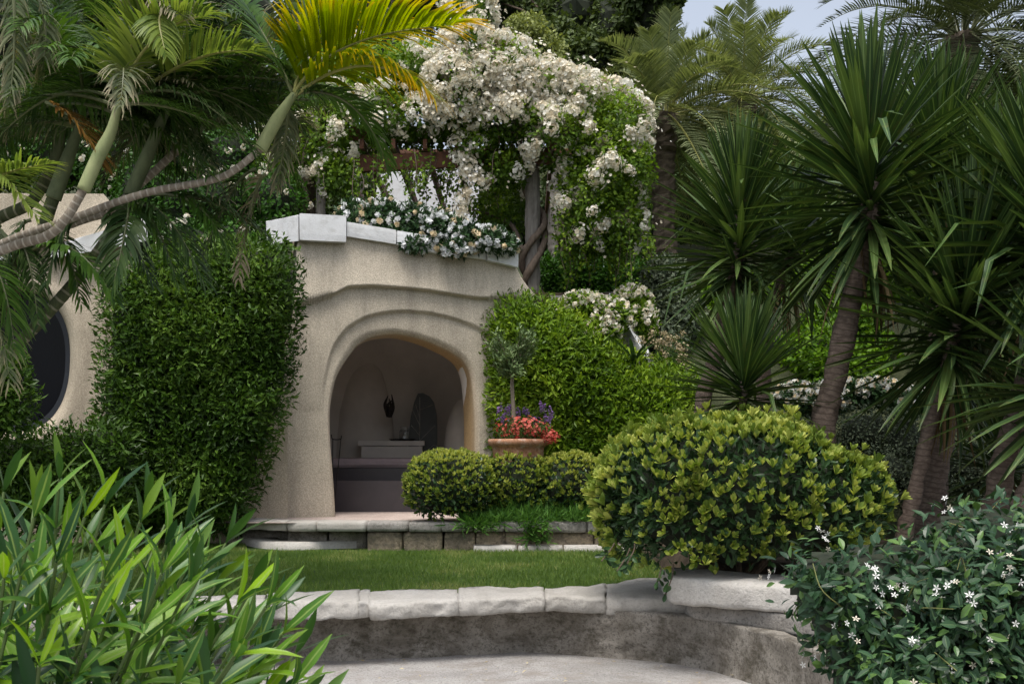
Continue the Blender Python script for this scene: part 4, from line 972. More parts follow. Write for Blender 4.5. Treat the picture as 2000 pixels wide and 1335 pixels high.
# flower heads: position weights by blob, all on the outside facing light
CL = [cluster_tpl(46, .14, .029, 100 + s) for s in range(4)]
CM = []
for tpl, rr in CL:
    g = G(); g.add(tpl[0], tpl[1], None, rr); CM.append(g.mesh('flower_head', M['rose']))
wts = [4, 6, 6.5, 6, 5.5, 4.6, 4.2, 4, 2.2, 1.5, .6, .7, .5, 1.4, 2, .9, 1.1, 2.2, 1.6, 1.2, .6, .5, .4, .6, 2.5, 1, .4]
pp, nn_ = [], []
for b, w in zip(RB, wts):
    m_ = int(w * 26 * (b[1][0] * b[1][2]) / .25); d = rdir(m_ * 3); d = d[(d[:, 1] < .35) & (d[:, 2] > -.75)][:m_]
    pp.append(b[0] + d * b[1] * RNG.uniform(.95, 1.12, (len(d), 1))); nn_.append(unit(d / b[1]))
pp = np.vstack(pp + [np.array([W(x, y, 16.3) for x, y in ((870, 120), (885, 150), (875, 180), (900, 215), (885, 245), (905, 262), (925, 250), (890, 275), (880, 95), (905, 60), (890, 30), (915, 10), (940, 30), (905, 300), (925, 285), (915, 320), (905, 340), (890, 310), (945, 275), (900, 410), (905, 435), (888, 455), (895, 475), (880, 470), (893, 500), (868, 508), (890, 520), (912, 330), (925, 345), (905, 390), (915, 375), (940, 350), (897, 425))])])
nn_ = np.vstack(nn_ + [np.tile([0, -1.0, .3], (33, 1))])
ok = RNG.random(len(pp)) < np.clip(.5 + .8 * fbm(pp * 1.8, 21), .05, 1); ok[-33:] = True; pp, nn_ = pp[ok], nn_[ok]
Rf = frames(np.cross(nn_, rdir(len(pp))), nn_ + np.array([0, -.3, .5])); sf = RNG.uniform(.75, 1.35, len(pp))
order = np.argsort(pp[:, 1] - sf * .8)
for k in order[:300]: link('flower_head', CM[k % 4], ro, M=MX(Rf[k], pp[k], sf[k]))
g = G(); rest = order[300:]
for v in range(4):
    ii = rest[rest % 4 == v]; scatter(g, CL[v][0], pp[ii], Rf[ii], sf[ii])
g.build('flower_heads', M['rose'], ro, kind='stuff')
m_ = 2600; k = RNG.integers(0, len(pp), m_); q = pp[k] + RNG.normal(0, .13, (m_, 3)); d = unit(nn_[k] + rdir(m_) * .6 + [0, -.3, .3])
g = G(); scatter(g, FLOR, q, frames(np.cross(d, rdir(m_)), d), RNG.uniform(.02, .032, m_)); g.build('single_flowers', M['rose'], ro, kind='stuff')

# parapet planting: dark leaves with white and cream blooms
pf = thing('gardenia_border', W(840, 470, 15.6), 'dark leaved bushes with white and cream blooms spilling over the parapet', 'shrub')
PB = [B_(695, 425, 38, 30, 15.9, .3), B_(745, 430, 45, 38, 15.8, .35), B_(800, 440, 45, 40, 15.7, .35), B_(855, 452, 42, 40, 15.65, .35), B_(905, 465, 40, 32, 15.6, .33), B_(955, 470, 38, 26, 15.6, .3), B_(990, 478, 20, 18, 15.55, .25), B_(810, 478, 26, 14, 15.35, .12), B_(890, 485, 34, 14, 15.4, .14)]
p, nr, k = blob_points(PB, 11000, (.55, 1.08)); g = G(); scatter(g, LF_DIA, p, leaf_frames(nr, .5, .1, .8), RNG.uniform(.06, .11, len(p))); g.build('foliage', M['gard_leaf'], pf, kind='stuff')
p, nr, k = blob_points(PB, 900, (.98, 1.14)); ok = (nr[:, 1] < .3) & (RNG.random(len(p)) < np.interp(p[:, 0], [-2.4, -1.2, 0], [.3, .75, 1])); p, nr = p[ok], nr[ok]
ct = cluster_tpl(6, .035, .045, 77); order = np.argsort(p[:, 1])
ctm = []
for s in range(3):
    tpl, rr = cluster_tpl(9, .03, .036, 70 + s); g = G(); g.add(tpl[0], tpl[1], None, np.full(len(tpl[0]), .15 + .38 * s)); ctm.append(g.mesh('bloom', M['rose2']))
for k in order[:300]: link('bloom', ctm[RNG.choice([0, 1, 2, 2])], pf, M=MX(frames(rdir(1), nr[k:k + 1] + [0, -.2, .3])[0], p[k], RNG.uniform(.7, 1.15)))

# white garden wall with railing seen through the pergola
wb = thing('white_wall', W(835, 480, 22), 'plain white wall glimpsed under the pergola beam', 'wall')
g = G(); a = W(735, 480, 22); b = W(935, 320, 22); box(g, a[0], b[0], 22, 22.3, UP, b[2]); g.build('wall_panel', M['white'], wb)
rl = thing('railing', W(905, 470, 21.6), 'thin dark vertical bar railing before the white wall', 'railing')
for x in range(884, 936, 7): tube(G(), [tz(x, 21.6, UP), W(x, 400, 21.6)], .011, 5, 3).build('bar', M['iron'], rl)
tube(G(), [W(882, 402, 21.6), W(936, 402, 21.6)], .016, 5, 3).build('rail', M['iron'], rl)

# ------------------------------------------------------------------ right side behind the hedge: stair wall, roses, shrubs
sw = thing('stair_wall', W(1180, 640, 16.5), 'grey white sloping stair parapet behind the bright hedge', 'wall')
a = [W(1075, 578, 16.6), W(1198, 570, 16.6), W(1198, 575, 17.4), W(1085, 575, 17.4)]
hexa(G(), [q_ - [0, 0, .12] for q_ in a] + a, (6, 2, 1), .005, 1).build('landing_cap', M['greystone'], sw)
a = [W(1190, 572, 16.5), W(1262, 700, 15.6), W(1276, 700, 15.9), W(1206, 572, 16.8)]
hexa(G(), [q_ - [0, 0, 1.2] for q_ in a] + a, (8, 2, 4), .008, 2).build('sloping_cap', M['white'], sw)
def flowerbush(name, blobs, nl, nf, leaf, label, petal='rose', ls=(.05, .09), fs=(.7, 1.1), cat='shrub', base=None, cl=None, core=True):
    root = thing(name, base if base is not None else blobs[0][0], label, cat)
    p, nr, k = blob_points(blobs, nl, (.6, 1.08)); g = G(); scatter(g, LF_OVAL, p, leaf_frames(nr, .5, .1, .8), RNG.uniform(*ls, len(p))); g.build('foliage', M[leaf], root, kind='stuff')
    if core:
        g = G()
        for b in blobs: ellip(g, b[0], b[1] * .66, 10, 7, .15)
        g.build('dark_core', M['darkin'], root)  # dark filler ellipsoids closing the gaps in the foliage
    if nf:
        p, nr, k = blob_points(blobs, nf * 3, (.98, 1.12)); ok = (nr[:, 1] < .3) & (nr[:, 2] > -.3); p, nr = p[ok][:nf], nr[ok][:nf]
        tpl = cluster_tpl(9, .045, .03, 55); g = G(); g.add(tpl[0][0], tpl[0][1], None, tpl[1]); me = g.mesh('flower_head', M[petal])
        for k in range(len(p)): link('flower_head', me, root, M=MX(frames(rdir(1), nr[k:k + 1] + [0, -.2, .3])[0], p[k], RNG.uniform(*fs)))
    return root
flowerbush('rose_thicket', [B_(280, 470, 60, 50, 16.2, .5), B_(370, 480, 70, 50, 16.2, .5), B_(460, 475, 70, 50, 16.2, .5), B_(545, 450, 40, 40, 16.2, .4), B_(540, 390, 60, 60, 16.4, .6), B_(450, 400, 70, 70, 16.6, .6), B_(370, 400, 70, 80, 16.8, .6), B_(290, 370, 70, 80, 17, .6), B_(460, 310, 80, 70, 17.2, .7), B_(350, 300, 90, 80, 17.4, .7), B_(230, 320, 80, 80, 17.6, .7), B_(120, 300, 90, 90, 18, .7), B_(10, 300, 90, 100, 18, .7), B_(-90, 300, 90, 120, 18, .7)], 30000, 110, 'hedge_b', 'dark leafy rose thicket with scattered white flowers behind the palms', 'rose', fs=(.8, 1.3), base=W(300, 520, 17))
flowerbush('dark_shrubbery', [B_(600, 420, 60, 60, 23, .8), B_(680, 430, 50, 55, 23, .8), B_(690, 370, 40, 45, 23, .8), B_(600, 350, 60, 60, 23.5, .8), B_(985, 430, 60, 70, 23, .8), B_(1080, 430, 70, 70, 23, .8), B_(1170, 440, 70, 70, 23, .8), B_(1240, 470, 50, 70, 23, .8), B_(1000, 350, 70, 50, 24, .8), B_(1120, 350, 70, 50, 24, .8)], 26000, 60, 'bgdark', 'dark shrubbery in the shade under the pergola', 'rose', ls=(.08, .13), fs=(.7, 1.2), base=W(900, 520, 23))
flowerbush('shrub_belt', [B_(1290, 500, 80, 60, 26, 1), B_(1390, 520, 80, 70, 26, 1), B_(1490, 500, 80, 70, 26, 1), B_(1350, 590, 70, 60, 25, 1), B_(1440, 600, 70, 60, 25, 1), B_(1590, 480, 80, 70, 26, 1), B_(1700, 460, 80, 70, 26, 1), B_(1330, 420, 80, 60, 27, 1), B_(1460, 420, 80, 60, 27, 1), B_(1580, 400, 80, 60, 27, 1), B_(1800, 480, 90, 80, 26, 1), B_(1920, 470, 90, 90, 26, 1)], 26000, 0, 'bgdark', 'belt of dark shrubs on the slope behind the date palm trunks', ls=(.10, .17), base=W(1480, 640, 26))
flowerbush('rose_bush', [B_(1140, 600, 45, 28, 16.0, .4), B_(1190, 620, 40, 38, 15.8, .4), B_(1175, 650, 35, 30, 15.6, .3), B_(1235, 590, 38, 30, 16.6, .4), B_(1255, 630, 28, 40, 16.3, .35)], 7000, 190, 'rose_leaf', 'white flowering rose bush beside the sloping stair wall', 'rose', fs=(.8, 1.3), base=W(1190, 720, 16))
flowerbush('grey_shrub', [B_(1300, 560, 50, 60, 17.5, .7), B_(1270, 620, 40, 50, 17.2, .6), B_(1330, 620, 45, 60, 17, .6), B_(1300, 680, 50, 50, 16.8, .6)], 12000, 0, 'greysh', 'dark grey green shrub behind the stair wall', ls=(.05, .09), base=W(1300, 760, 17.2))
ag = thing('strap_leaf_plant', W(1235, 730, 15.4), 'dark strap leaved plant behind the hedge crest', 'plant')
yl = yleaf(-.5); g = G(); m_ = 26; az = RNG.uniform(0, 6.28, m_); el = RNG.uniform(.3, 1.2, m_); d = np.stack([np.cos(az) * np.cos(el), np.sin(az) * np.cos(el), np.sin(el)], -1)
scatter(g, (yl[0] * [1.6, 1, 1], yl[1], yl[2], yl[3]), np.tile(W(1238, 712, 15.3), (m_, 1)), frames(d, np.tile([0, 0, 1.0], (m_, 1)) + d * .1), RNG.uniform(.35, .6, m_)); g.build('leaves', M['gard_leaf'], ag)
df = thing('dry_flower_plant', W(1290, 730, 15.6), 'plant with dry straw coloured flower plumes behind the hedge', 'plant')
g = G(); gs = G()
for k in range(40):
    b = W(RNG.uniform(1265, 1320), 745, 15.6); e = W(RNG.uniform(1245, 1345), RNG.uniform(645, 715), 15.5); tube(gs, [b, (b + e) / 2, e], .004, 4, 5); m_ = 26; d = rdir(m_); scatter(g, FLOR, e + d * [.07, .07, .06] * RNG.random((m_, 1)), frames(np.cross(d, rdir(m_)), d), RNG.uniform(.008, .02, m_))
g.build('plumes', M['dry'], df, kind='stuff'); gs.build('stems', M['cover'], df, kind='stuff')
# shrubs behind the yuccas
flowerbush('green_bush', [B_(1640, 640, 70, 60, 17, .8), B_(1590, 700, 80, 60, 16.5, .8), B_(1690, 700, 60, 60, 16.8, .7), B_(1640, 730, 90, 50, 16.2, .7)], 16000, 0, 'bgbright', 'bright green leafy bush behind the leaning yucca trunk', ls=(.06, .11), base=W(1640, 800, 16.8))
flowerbush('green_tree', [B_(1720, 560, 90, 70, 20, 1), B_(1620, 560, 80, 70, 20.5, 1), B_(1800, 620, 90, 80, 19.5, 1), B_(1550, 600, 70, 80, 19.5, 1), B_(1480, 640, 80, 90, 19, 1), B_(1900, 560, 90, 90, 21, 1), B_(1400, 640, 60, 90, 18.8, .8)], 26000, 0, 'bgbright', 'broad bright green tree canopy behind the yuccas', ls=(.09, .16), cat='tree', base=W(1680, 760, 20))
flowerbush('rose_hedge', [B_(1560, 775, 50, 26, 14.6, .35), B_(1640, 770, 50, 30, 14.4, .35), B_(1710, 768, 45, 28, 14.2, .35), B_(1770, 785, 45, 28, 14, .35), B_(1600, 790, 60, 24, 14.3, .3), B_(1830, 790, 40, 25, 14, .3)], 6500, 260, 'gard_leaf', 'long low bush topped with white and peach blooms behind the yucca trunks', 'rose2', fs=(.7, 1.2), base=W(1660, 860, 14.5))
flowerbush('speckled_shrub', [B_(1690, 850, 75, 60, 13.2, .5), B_(1760, 870, 60, 75, 13, .5), B_(1720, 930, 80, 60, 12.6, .5), B_(1880, 920, 90, 70, 13, .5), B_(1960, 940, 80, 80, 12.8, .5), B_(1800, 960, 60, 60, 12.4, .4), B_(1570, 860, 60, 50, 13.4, .4)], 20000, 0, 'greysh', 'fine leaved grey green shrub behind the round bush', ls=(.025, .045), base=W(1720, 1010, 12.9))
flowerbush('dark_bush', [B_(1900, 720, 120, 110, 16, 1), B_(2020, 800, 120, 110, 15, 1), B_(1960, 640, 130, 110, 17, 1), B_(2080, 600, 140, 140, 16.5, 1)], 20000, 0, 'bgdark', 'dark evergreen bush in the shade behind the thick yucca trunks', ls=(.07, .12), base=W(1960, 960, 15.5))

# ------------------------------------------------------------------ star jasmine, lower right
ja = thing('star_jasmine', (1.6, 4.9, 0), 'glossy dark star jasmine with small white flowers covering the wall end', 'climber')
jp = [(1515, 1110), (1550, 1072), (1620, 1055), (1690, 1040), (1770, 1040), (1800, 1010), (1850, 985), (1905, 968), (1960, 980), (2060, 965), (2200, 975), (2420, 1000), (2480, 1100), (2480, 1480), (1660, 1480), (1612, 1340), (1575, 1240), (1535, 1190)]
pl = Pillow(jp, lambda x, y: 5.0 - 0.0009 * (y - 1050) + 0 * x, .7, 110, .12, 3.0, 13)
p, nr, q = pl.sample(8200); p = p - nr * RNG.uniform(-.05, .16, (len(p), 1)); Rj = leaf_frames(nr, .45, -.1, .9, 0, .4); sj = RNG.uniform(.045, .085, len(p))
vis = (p[:, 1] - sj * 3) + np.where((q[:, 0] > 2000) | (q[:, 1] > 1335), 9, 0); depth_in = RNG.random(len(p)); order = np.argsort(vis)
g0 = G(); g0.add(*LF_JAS[:3], np.tile([0, 1, 0], len(LF_JAS[0]) // 3), LF_JAS[3]); jm = g0.mesh('leaf', M['jas_leaf_o'])
for k in order[:300]: link('leaf', jm, ja, M=MX(Rj[k], p[k], sj[k]))
g = G(); scatter(g, LF_JAS, p[order[300:]], Rj[order[300:]], sj[order[300:]]); g.build('leaves', M['jas_leaf'], ja, kind='stuff')
pl.core(G(), .2, 14).build('dark_core', M['darkin'], ja)  # dark filler sheets added behind the jasmine leaves
g0 = G(); g0.add(STAR[0], STAR[1], None, .8); fm = g0.mesh('flower', M['jas_flower']); g0 = G(); g0.add(STAR[0], STAR[1], None, .1); fm2 = g0.mesh('flower', M['jas_flower'])
p, nr, q = pl.sample(86); cnt = 0
for k in range(len(p)):
    for z in range(RNG.integers(2, 7)):
        o_ = p[k] + nr[k] * .05 + RNG.normal(0, .025, 3); d = unit(nr[k] + rdir(1)[0] * .6 + [0, -.2, .2]); cnt += 1
        link('flower', fm if RNG.random() < .8 else fm2, ja, M=MX(frames(rdir(1), d[None])[0], o_, RNG.uniform(.014, .022)))
g = G(); p, nr, q = pl.sample(70)
for k in range(70):
    a = p[k] - nr[k] * .05; b = a + nr[k] * RNG.uniform(.05, .09) + RNG.normal(0, .05, 3); c2 = b + RNG.normal(0, .06, 3) - [0, 0, .06]; tube(g, [a, b, c2], [.003, .002], 4, 8)
g.build('stems', M['jas_stem'], ja, kind='stuff')

# ------------------------------------------------------------------ oleander, lower left foreground
oe = thing('oleander', (-1.05, 2.4, 0), 'long leaved bright green oleander in front of the low stone wall', 'shrub')
OM = []
for tpl in (LF_LANCE, LF_LANCE2, LF_LANCE3):
    g0 = G(); g0.add(*tpl[:3], np.tile([0, 1, 0], len(tpl[0]) // 3), tpl[3]); OM.append(g0.mesh('leaf', M['ole_o'], True))
reg = [(-40, 985), (60, 970), (160, 960), (300, 985), (410, 1030), (480, 1080), (530, 1160), (600, 1230), (620, 1335), (620, 1440), (-60, 1440)]
stems = G(); LP, LR, LS = [], [], []
rg = np.random.default_rng(31)
tips = [(140, 935, 2.2), (310, 985, 2.3), (390, 1030, 2.4), (230, 985, 2.2), (30, 960, 2.2), (470, 1060, 2.5), (520, 1150, 2.4), (560, 1280, 2.2), (300, 1020, 2.0), (190, 1010, 1.9), (90, 1010, 1.8), (420, 1120, 2.1), (330, 1170, 1.9), (200, 1230, 1.8), (100, 1300, 1.75), (480, 1270, 2.0), (230, 1130, 1.85), (30, 1130, 1.8)]
while len(tips) < 100:
    x, y = rg.uniform(-60, 620), rg.uniform(950, 1440)
    if inside(reg, np.array([x]), np.array([y]))[0]: tips.append((x, y, rg.uniform(1.8, 3.0)))
for (x, y, d) in tips:
    x = x - 22 - 0.015 * x; e = W(x, y, d); b = np.array([-1.0 + rg.normal(0, .22), 2.35 + rg.normal(0, .2), 0.0]); L = np.linalg.norm(e - b)
    m1 = np.array([e[0] - (e[0] + .95) * .62 - .10, (b[1] + e[1]) / 2, e[2] * .55]); cur = catmull([b, m1, e], 30)
    tube(stems, [b, m1, e], [.008, .0045, .003], 5, 14)
    tv = unit(cur[-1] - cur[-6]); nwh = rg.integers(4, 7)
    for wv_ in range(nwh):
        f = 1 - wv_ * .055; o_ = cur[int(29 * f)]; a0 = rg.uniform(0, 6.28); sp = 0.38 + .22 * wv_
        s1 = unit(np.cross(tv, [.3, .2, .9])); s2 = np.cross(tv, s1)
        for k in range(3):
            a = a0 + k * 2.094 + rg.normal(0, .2); side = s1 * math.cos(a) + s2 * math.sin(a)
            dv = unit(tv * math.cos(min(sp, 1.35)) + side * math.sin(min(sp, 1.35)) + [0.10, -.05, -.03 * wv_])
            LP.append(o_); LR.append(frames(dv[None], (tv - side * .35 + [0, 0, .3])[None])[0]); LS.append(rg.uniform(.11, .165) * (.5 + .5 * min(1, .55 + wv_ * .25)))
LP, LR, LS = np.array(LP), np.array(LR), np.array(LS)
pxl = 1000 + LP[:, 0] / LP[:, 1] * F; pyl = H0 - (LP[:, 2] - ZC) / LP[:, 1] * F
rank = LP[:, 1] / LS + np.where((pxl < -30) | (pyl > 1360), 100, 0); order = np.argsort(rank)
for k in order[:300]: link('leaf', OM[k % 3], oe, M=MX(LR[k], LP[k], LS[k]))
g = G(); scatter(g, LF_LANCE, LP[order[300:]], LR[order[300:]], LS[order[300:]]); g.build('leaves', M['ole'], oe, True, kind='stuff')
stems.build('stems', M['ole_stem'], oe, kind='stuff')

# ------------------------------------------------------------------ yuccas
YM = []
for b in (0.0, -.05, -.16, .04, 9):
    tpl = yleaf(b if b < 5 else 0)
    if b > 5:
        kk = np.clip(tpl[0][:, 1] - .62, 0, 1); tpl[0][:, 2] -= kk * 1.1; tpl[0][:, 1] -= kk * .45
    g0 = G(); g0.add(*tpl[:3], np.tile([0, 1, 0], len(tpl[0]) // 3), tpl[3]); YM.append(g0.mesh('leaf', M['yucca'], True))
def yucca(trunk, d, z_lo, z_hi, nleaf, length, rad, label, seed, head_px=None, low=-.85, group=None):
    nleaf = min(int(nleaf * 2.0), 280)
    """trunk: pixel polyline from base to top; leaves leave the stem between z_lo and z_hi (pixels), hanging below, upright on top"""
    rg = np.random.default_rng(seed); P = [W(x, y, dd) for (x, y), dd in zip(trunk, np.linspace(d, d, len(trunk)))]
    base = P[0].copy(); ground = min(base[2], 0.68); b0 = P[0] + (P[0] - P[1]) / max(P[0][2] * 0 + np.linalg.norm(P[0] - P[1]), 1e-6) * 0
    if base[2] > 0.7: b0 = base + np.array([(P[0][0] - P[1][0]) * .4, 0, -(base[2] - .66)]); P = [b0] + P
    root = thing('yucca', P[0], label, 'yucca', group)
    tube(G(), P, [rad * 1.1, rad, rad * .8, rad * .68], 12, 60, rings=.05, ring_h=.03, noise=.22, seed=seed).build('trunk', M['yuccabark'], root, True)
    cur = catmull(P, 120); pyc = H0 - (cur[:, 2] - ZC) / cur[:, 1] * F
    for k in range(nleaf):
        u = (k + rg.random()) / nleaf; py = z_lo + (z_hi - z_lo) * u
        i = int(np.argmin(np.abs(pyc - py))); o_ = cur[i]; tv = unit(cur[min(i + 3, 119)] - cur[max(i - 3, 0)])
        el = low + (1.5 - low) * u ** .72 + rg.normal(0, .14); el = min(el, 1.5); az = k * 2.39996 + rg.normal(0, .25)
        s1 = unit(np.cross(tv, [.2, .9, .1])); s2 = np.cross(tv, s1); side = s1 * math.cos(az) + s2 * math.sin(az)
        dv = unit(tv * math.sin(el) + side * math.cos(el)); ln = length * rg.uniform(.78, 1.08) * (.72 + .28 * math.sin(math.pi * min(1, u * .9 + .15)))
        zn = tv * math.cos(el) - side * math.sin(el)
        m = 0 if el > .7 else (1 if el > -.2 else 2)
        link('leaf', YM[m if rg.random() < .82 else (3 if rg.random() < .6 or el > .9 else 4)], root, M=MX(frames(dv[None], zn[None])[0], o_ + side * rad * .6, ln))
    dm = yleaf(-.2); gd = G(); gd.add(dm[0] * [.7, 1, 1], dm[1], None, .5); dme = gd.mesh('dead_leaf', M['yucca_dead'])
    for k in range(14):
        i = int(np.argmin(np.abs(pyc - (z_lo + rg.uniform(-5, 30))))); a = rg.uniform(0, 6.28); dv = unit(np.array([math.cos(a) * .35, math.sin(a) * .35, -1.0]) + rg.normal(0, .12, 3))
        link('dead_leaf', dme, root, M=MX(frames(dv[None], np.array([[math.cos(a), math.sin(a), .3]]))[0], cur[i] + rad * .8 * np.array([math.cos(a), math.sin(a), 0]), length * rg.uniform(.45, .75)))
    return root
YG = 'yuccas on the right'
yucca([(1607, 845), (1628, 750), (1660, 600), (1698, 450), (1697, 340), (1692, 230)], 10.0, 470, 232, 190, 1.28, .105, 'tall yucca on a leaning grey brown trunk behind the round shrub', 1)
yucca([(1372, 800), (1392, 720), (1420, 600), (1440, 520), (1445, 440), (1448, 350)], 11.2, 560, 352, 150, 1.02, .08, 'yucca with pinkish trunk rising beside the date palms', 2)
yucca([(1452, 860), (1452, 800), (1452, 740), (1452, 690)], 9.9, 790, 692, 95, .86, .05, 'short yucca fan rising directly behind the round shrub', 3, low=-.35)
yucca([(1770, 1030), (1800, 900), (1835, 760), (1870, 640), (1890, 540), (1895, 470)], 9.4, 720, 480, 130, 1.1, .062, 'yucca on the thinner of two close leaning trunks', 4, low=-1.0)
yucca([(1805, 1035), (1830, 900), (1865, 740), (1905, 580), (1935, 450), (1950, 350)], 10.4, 600, 350, 130, 1.2, .11, 'yucca on the thicker of two close leaning trunks', 5, low=-1.0)
yucca([(1940, 1030), (1962, 900), (2000, 760), (2040, 560), (2050, 400), (2050, 300)], 9.0, 560, 310, 140, 1.2, .095, 'yucca on a single thick red brown trunk rising out of the star jasmine', 6, low=-1.0)
yucca([(1995, 1030), (2020, 940), (2060, 840), (2100, 760), (2120, 700)], 8.4, 800, 700, 100, 1.1, .09, 'low yucca with drooping leaves just above the star jasmine', 7, low=-1.0)
yucca([(1830, 700), (1835, 500), (1838, 330), (1836, 220)], 12.0, 420, 222, 130, 1.15, .09, 'yucca standing behind the tall leaning yucca', 8, low=-.9)
yucca([(1960, 1000), (1965, 940), (1970, 880)], 11.2, 930, 880, 60, 1.0, .06, 'stemless yucca in the shade between the trunks', 9, low=-.5)
yucca([(1490, 800), (1500, 640), (1535, 520), (1560, 420)], 12.8, 530, 420, 110, 1.1, .08, 'yucca half hidden between the two tall ones', 10, low=-.9)

# ------------------------------------------------------------------ feather palms
def frond(base, ctrl, tip, L, n=36, w=.016, sag=.5, fwd=.75, lift=.25, start=.1, seed=0, prof=None, up=(0, 0, 1), ragged=0.0):
    rg = np.random.default_rng(seed); b, c, e = map(np.asarray, (base, ctrl, tip)); t = np.linspace(0, 1, 60)[:, None]
    C = b * (1 - t) ** 2 + 2 * c * t * (1 - t) + e * t * t
    T = unit(np.gradient(C, axis=0)); up = np.asarray(up, float)
    S_ = np.cross(T, up); S_ = unit(np.where(np.linalg.norm(S_, axis=1, keepdims=True) < .15, np.cross(T, [0, 1.0, .2]), S_)); U = unit(np.cross(S_, T))
    g = G(); gr = G(); tube(gr, C[::6], [.016, .010, .003], 6, 24)
    V, Q, R, A = [], [], [], []
    s = np.repeat(np.linspace(start, .985, n), 2); sd = np.tile([1.0, -1.0], n); s = np.clip(s + rg.normal(0, .006, 2 * n), 0, .99)
    idx = (s * 59).astype(int); ln = L * (prof(s) if prof else (.35 + .65 * np.sin(np.pi * np.clip(s * .85 + .12, 0, 1)))) * rg.uniform(.82, 1.1, 2 * n)
    f = fwd * (0.75 + .5 * s)
    d0 = unit(S_[idx] * (sd * np.cos(f))[:, None] + T[idx] * np.sin(f)[:, None] + U[idx] * (lift + rg.normal(0, .08 + ragged * .4, 2 * n))[:, None])
    o_ = C[idx]; wn = unit(np.cross(d0, U[idx]))
    pos = o_.copy(); dcur = d0.copy(); m = 2 * n; K = 4; rows = []
    sgv = sag * rg.uniform(.6, 1.3, m)
    for k in range(K + 1):
        ww = w * [.45, 1.0, .95, .6, .04][k]; rows.append(np.stack([pos - wn * ww, pos + wn * ww], 1))
        pos = pos + dcur * (ln / K)[:, None]; dcur = unit(dcur + np.array([0, 0, -1.0]) * (sgv * .33)[:, None] + ragged * rg.normal(0, .25, (m, 3)))
    V = np.stack(rows, 1).reshape(-1, 3); st = np.arange(m)[:, None] * (2 * (K + 1)) + np.arange(K)[None] * 2
    Q = np.stack([st, st + 1, st + 3, st + 2], -1).reshape(-1, 4)
    al = np.tile(np.repeat(np.linspace(0, 1, K + 1), 2), m) * .75 + np.repeat(s, 2 * (K + 1)) * .25
    g.add(V, Q, None, np.repeat(rg.random(m), 2 * (K + 1)), al)
    return g, gr
def add_frond(root, mat, *a, **k):
    g, gr = frond(*a, **k); o = g.build('frond', M[mat], root); gr.build('rachis', M['rachis_dark' if mat in ('fr_dark', 'fr_green', 'datedark', 'fr_grey', 'fr_tan', 'fr_brown') else 'rachis'], o); return o
PD = 8.6
PALMS = [
 ('slender palm with a long ringed grey trunk leaning right', [(-330, 640), (-120, 530), (0, 477), (54, 455), (144, 426), (230, 394), (306, 372), (395, 356), (449, 338), (510, 291)], [(508, 293), (540, 235), (575, 183)], 8.6, .028, .05, 'palmbark', 'shaft'),
 ('slender palm with a pale green shaft over a short grey trunk', [(-300, 700), (-80, 530), (22, 482), (93, 460), (130, 425), (163, 370)], [(163, 372), (190, 310), (216, 259), (232, 200)], 8.3, .034, .05, 'palmbark', 'shaft'),
 ('palm with a green ringed trunk crossing the oval window', [(-260, 860), (-80, 760), (15, 690), (110, 592), (200, 480), (255, 380)], [(254, 382), (285, 310), (335, 190)], 8.9, .046, .056, 'palmgreen', 'shaftdark'),
 ('palm with a thin dark trunk running behind the grey one', [(-300, 640), (-60, 520), (40, 475), (160, 430), (215, 410), (290, 345), (350, 290)], [(348, 292), (380, 262), (406, 234)], 9.4, .034, .042, 'palmbark', 'shaftdark'),
 ('palm with the thickest dark olive shaft in the clump', [(-250, 700), (-60, 560), (60, 490), (105, 385)], [(104, 388), (125, 330), (160, 235)], 9.0, .052, .062, 'palmgreen', 'shaftdark'),
 ('palm with a dark trunk farthest behind in the palm clump', [(-320, 620), (-100, 480), (0, 425), (60, 395), (95, 340)], [(94, 342), (110, 300), (125, 230)], 9.8, .05, .055, 'palmgreen', 'shaftdark')]
roots = []
for (lab, tr, sh, d, r1, r2, m1, m2) in PALMS:
    P = [W(x, y, d) for x, y in tr]; b0 = P[0] + np.array([-.55, 0, 0]); b0[2] = LAWN; P = [b0] + P
    rt = thing('feather_palm', b0, lab, 'palm'); roots.append(rt)
    tube(G(), P, [r1 * 1.3, r1, r1, r1 * .95], 12, 110, rings=.055, ring_h=.03).build('trunk', M[m1], rt, True)
    tube(G(), [W(x, y, d) for x, y in sh], [r2, r2 * .95, r2 * .5], 12, 24).build('crownshaft', M[m2], rt, True)
def fr(pi, mat, b, c, e, L, d=None, db=0., **k):
    d0 = PALMS[pi][3]; dd = d if d is not None else (d0, d0 - .1, d0 - .2)
    k.setdefault('seed', int(abs(b[0] * 7 + e[0] * 13 + e[1] * 5)) % 9973)
    add_frond(roots[pi], mat, W(*b, dd[0]), W(*c, dd[1]), W(*e, dd[2]), L, **k)
# palm with the grey trunk: yellow fronds arching right
fr(0, 'fr_yellow', (575, 183), (640, 60), (890, 50), .80, (8.6, 8.5, 8.2), n=72, sag=.8, lift=.5, w=.0145)
fr(0, 'fr_yellow', (578, 185), (720, 70), (845, 190), .58, (8.6, 8.4, 8.1), n=66, sag=1.0, lift=.25, w=.0135)
fr(0, 'fr_yellow', (575, 180), (600, 40), (760, -60), .72, (8.6, 8.6, 8.5), n=64, sag=.7, lift=.3, w=.015)
fr(0, 'fr_bright', (575, 180), (600, 60), (640, -120), .45, (8.6, 8.7, 8.7), n=40, sag=.6, w=.016)
fr(0, 'fr_green', (572, 185), (700, 150), (760, 330), .40, (8.6, 8.8, 8.9), n=36, sag=.9)
fr(0, 'fr_green', (570, 180), (520, 60), (440, -40), .42, (8.6, 8.7, 8.9), n=38, sag=.7)
fr(0, 'fr_grey', (565, 205), (560, 260), (540, 370), .24, (8.75, 8.8, 8.9), n=38, sag=1.4, ragged=.55, w=.008)
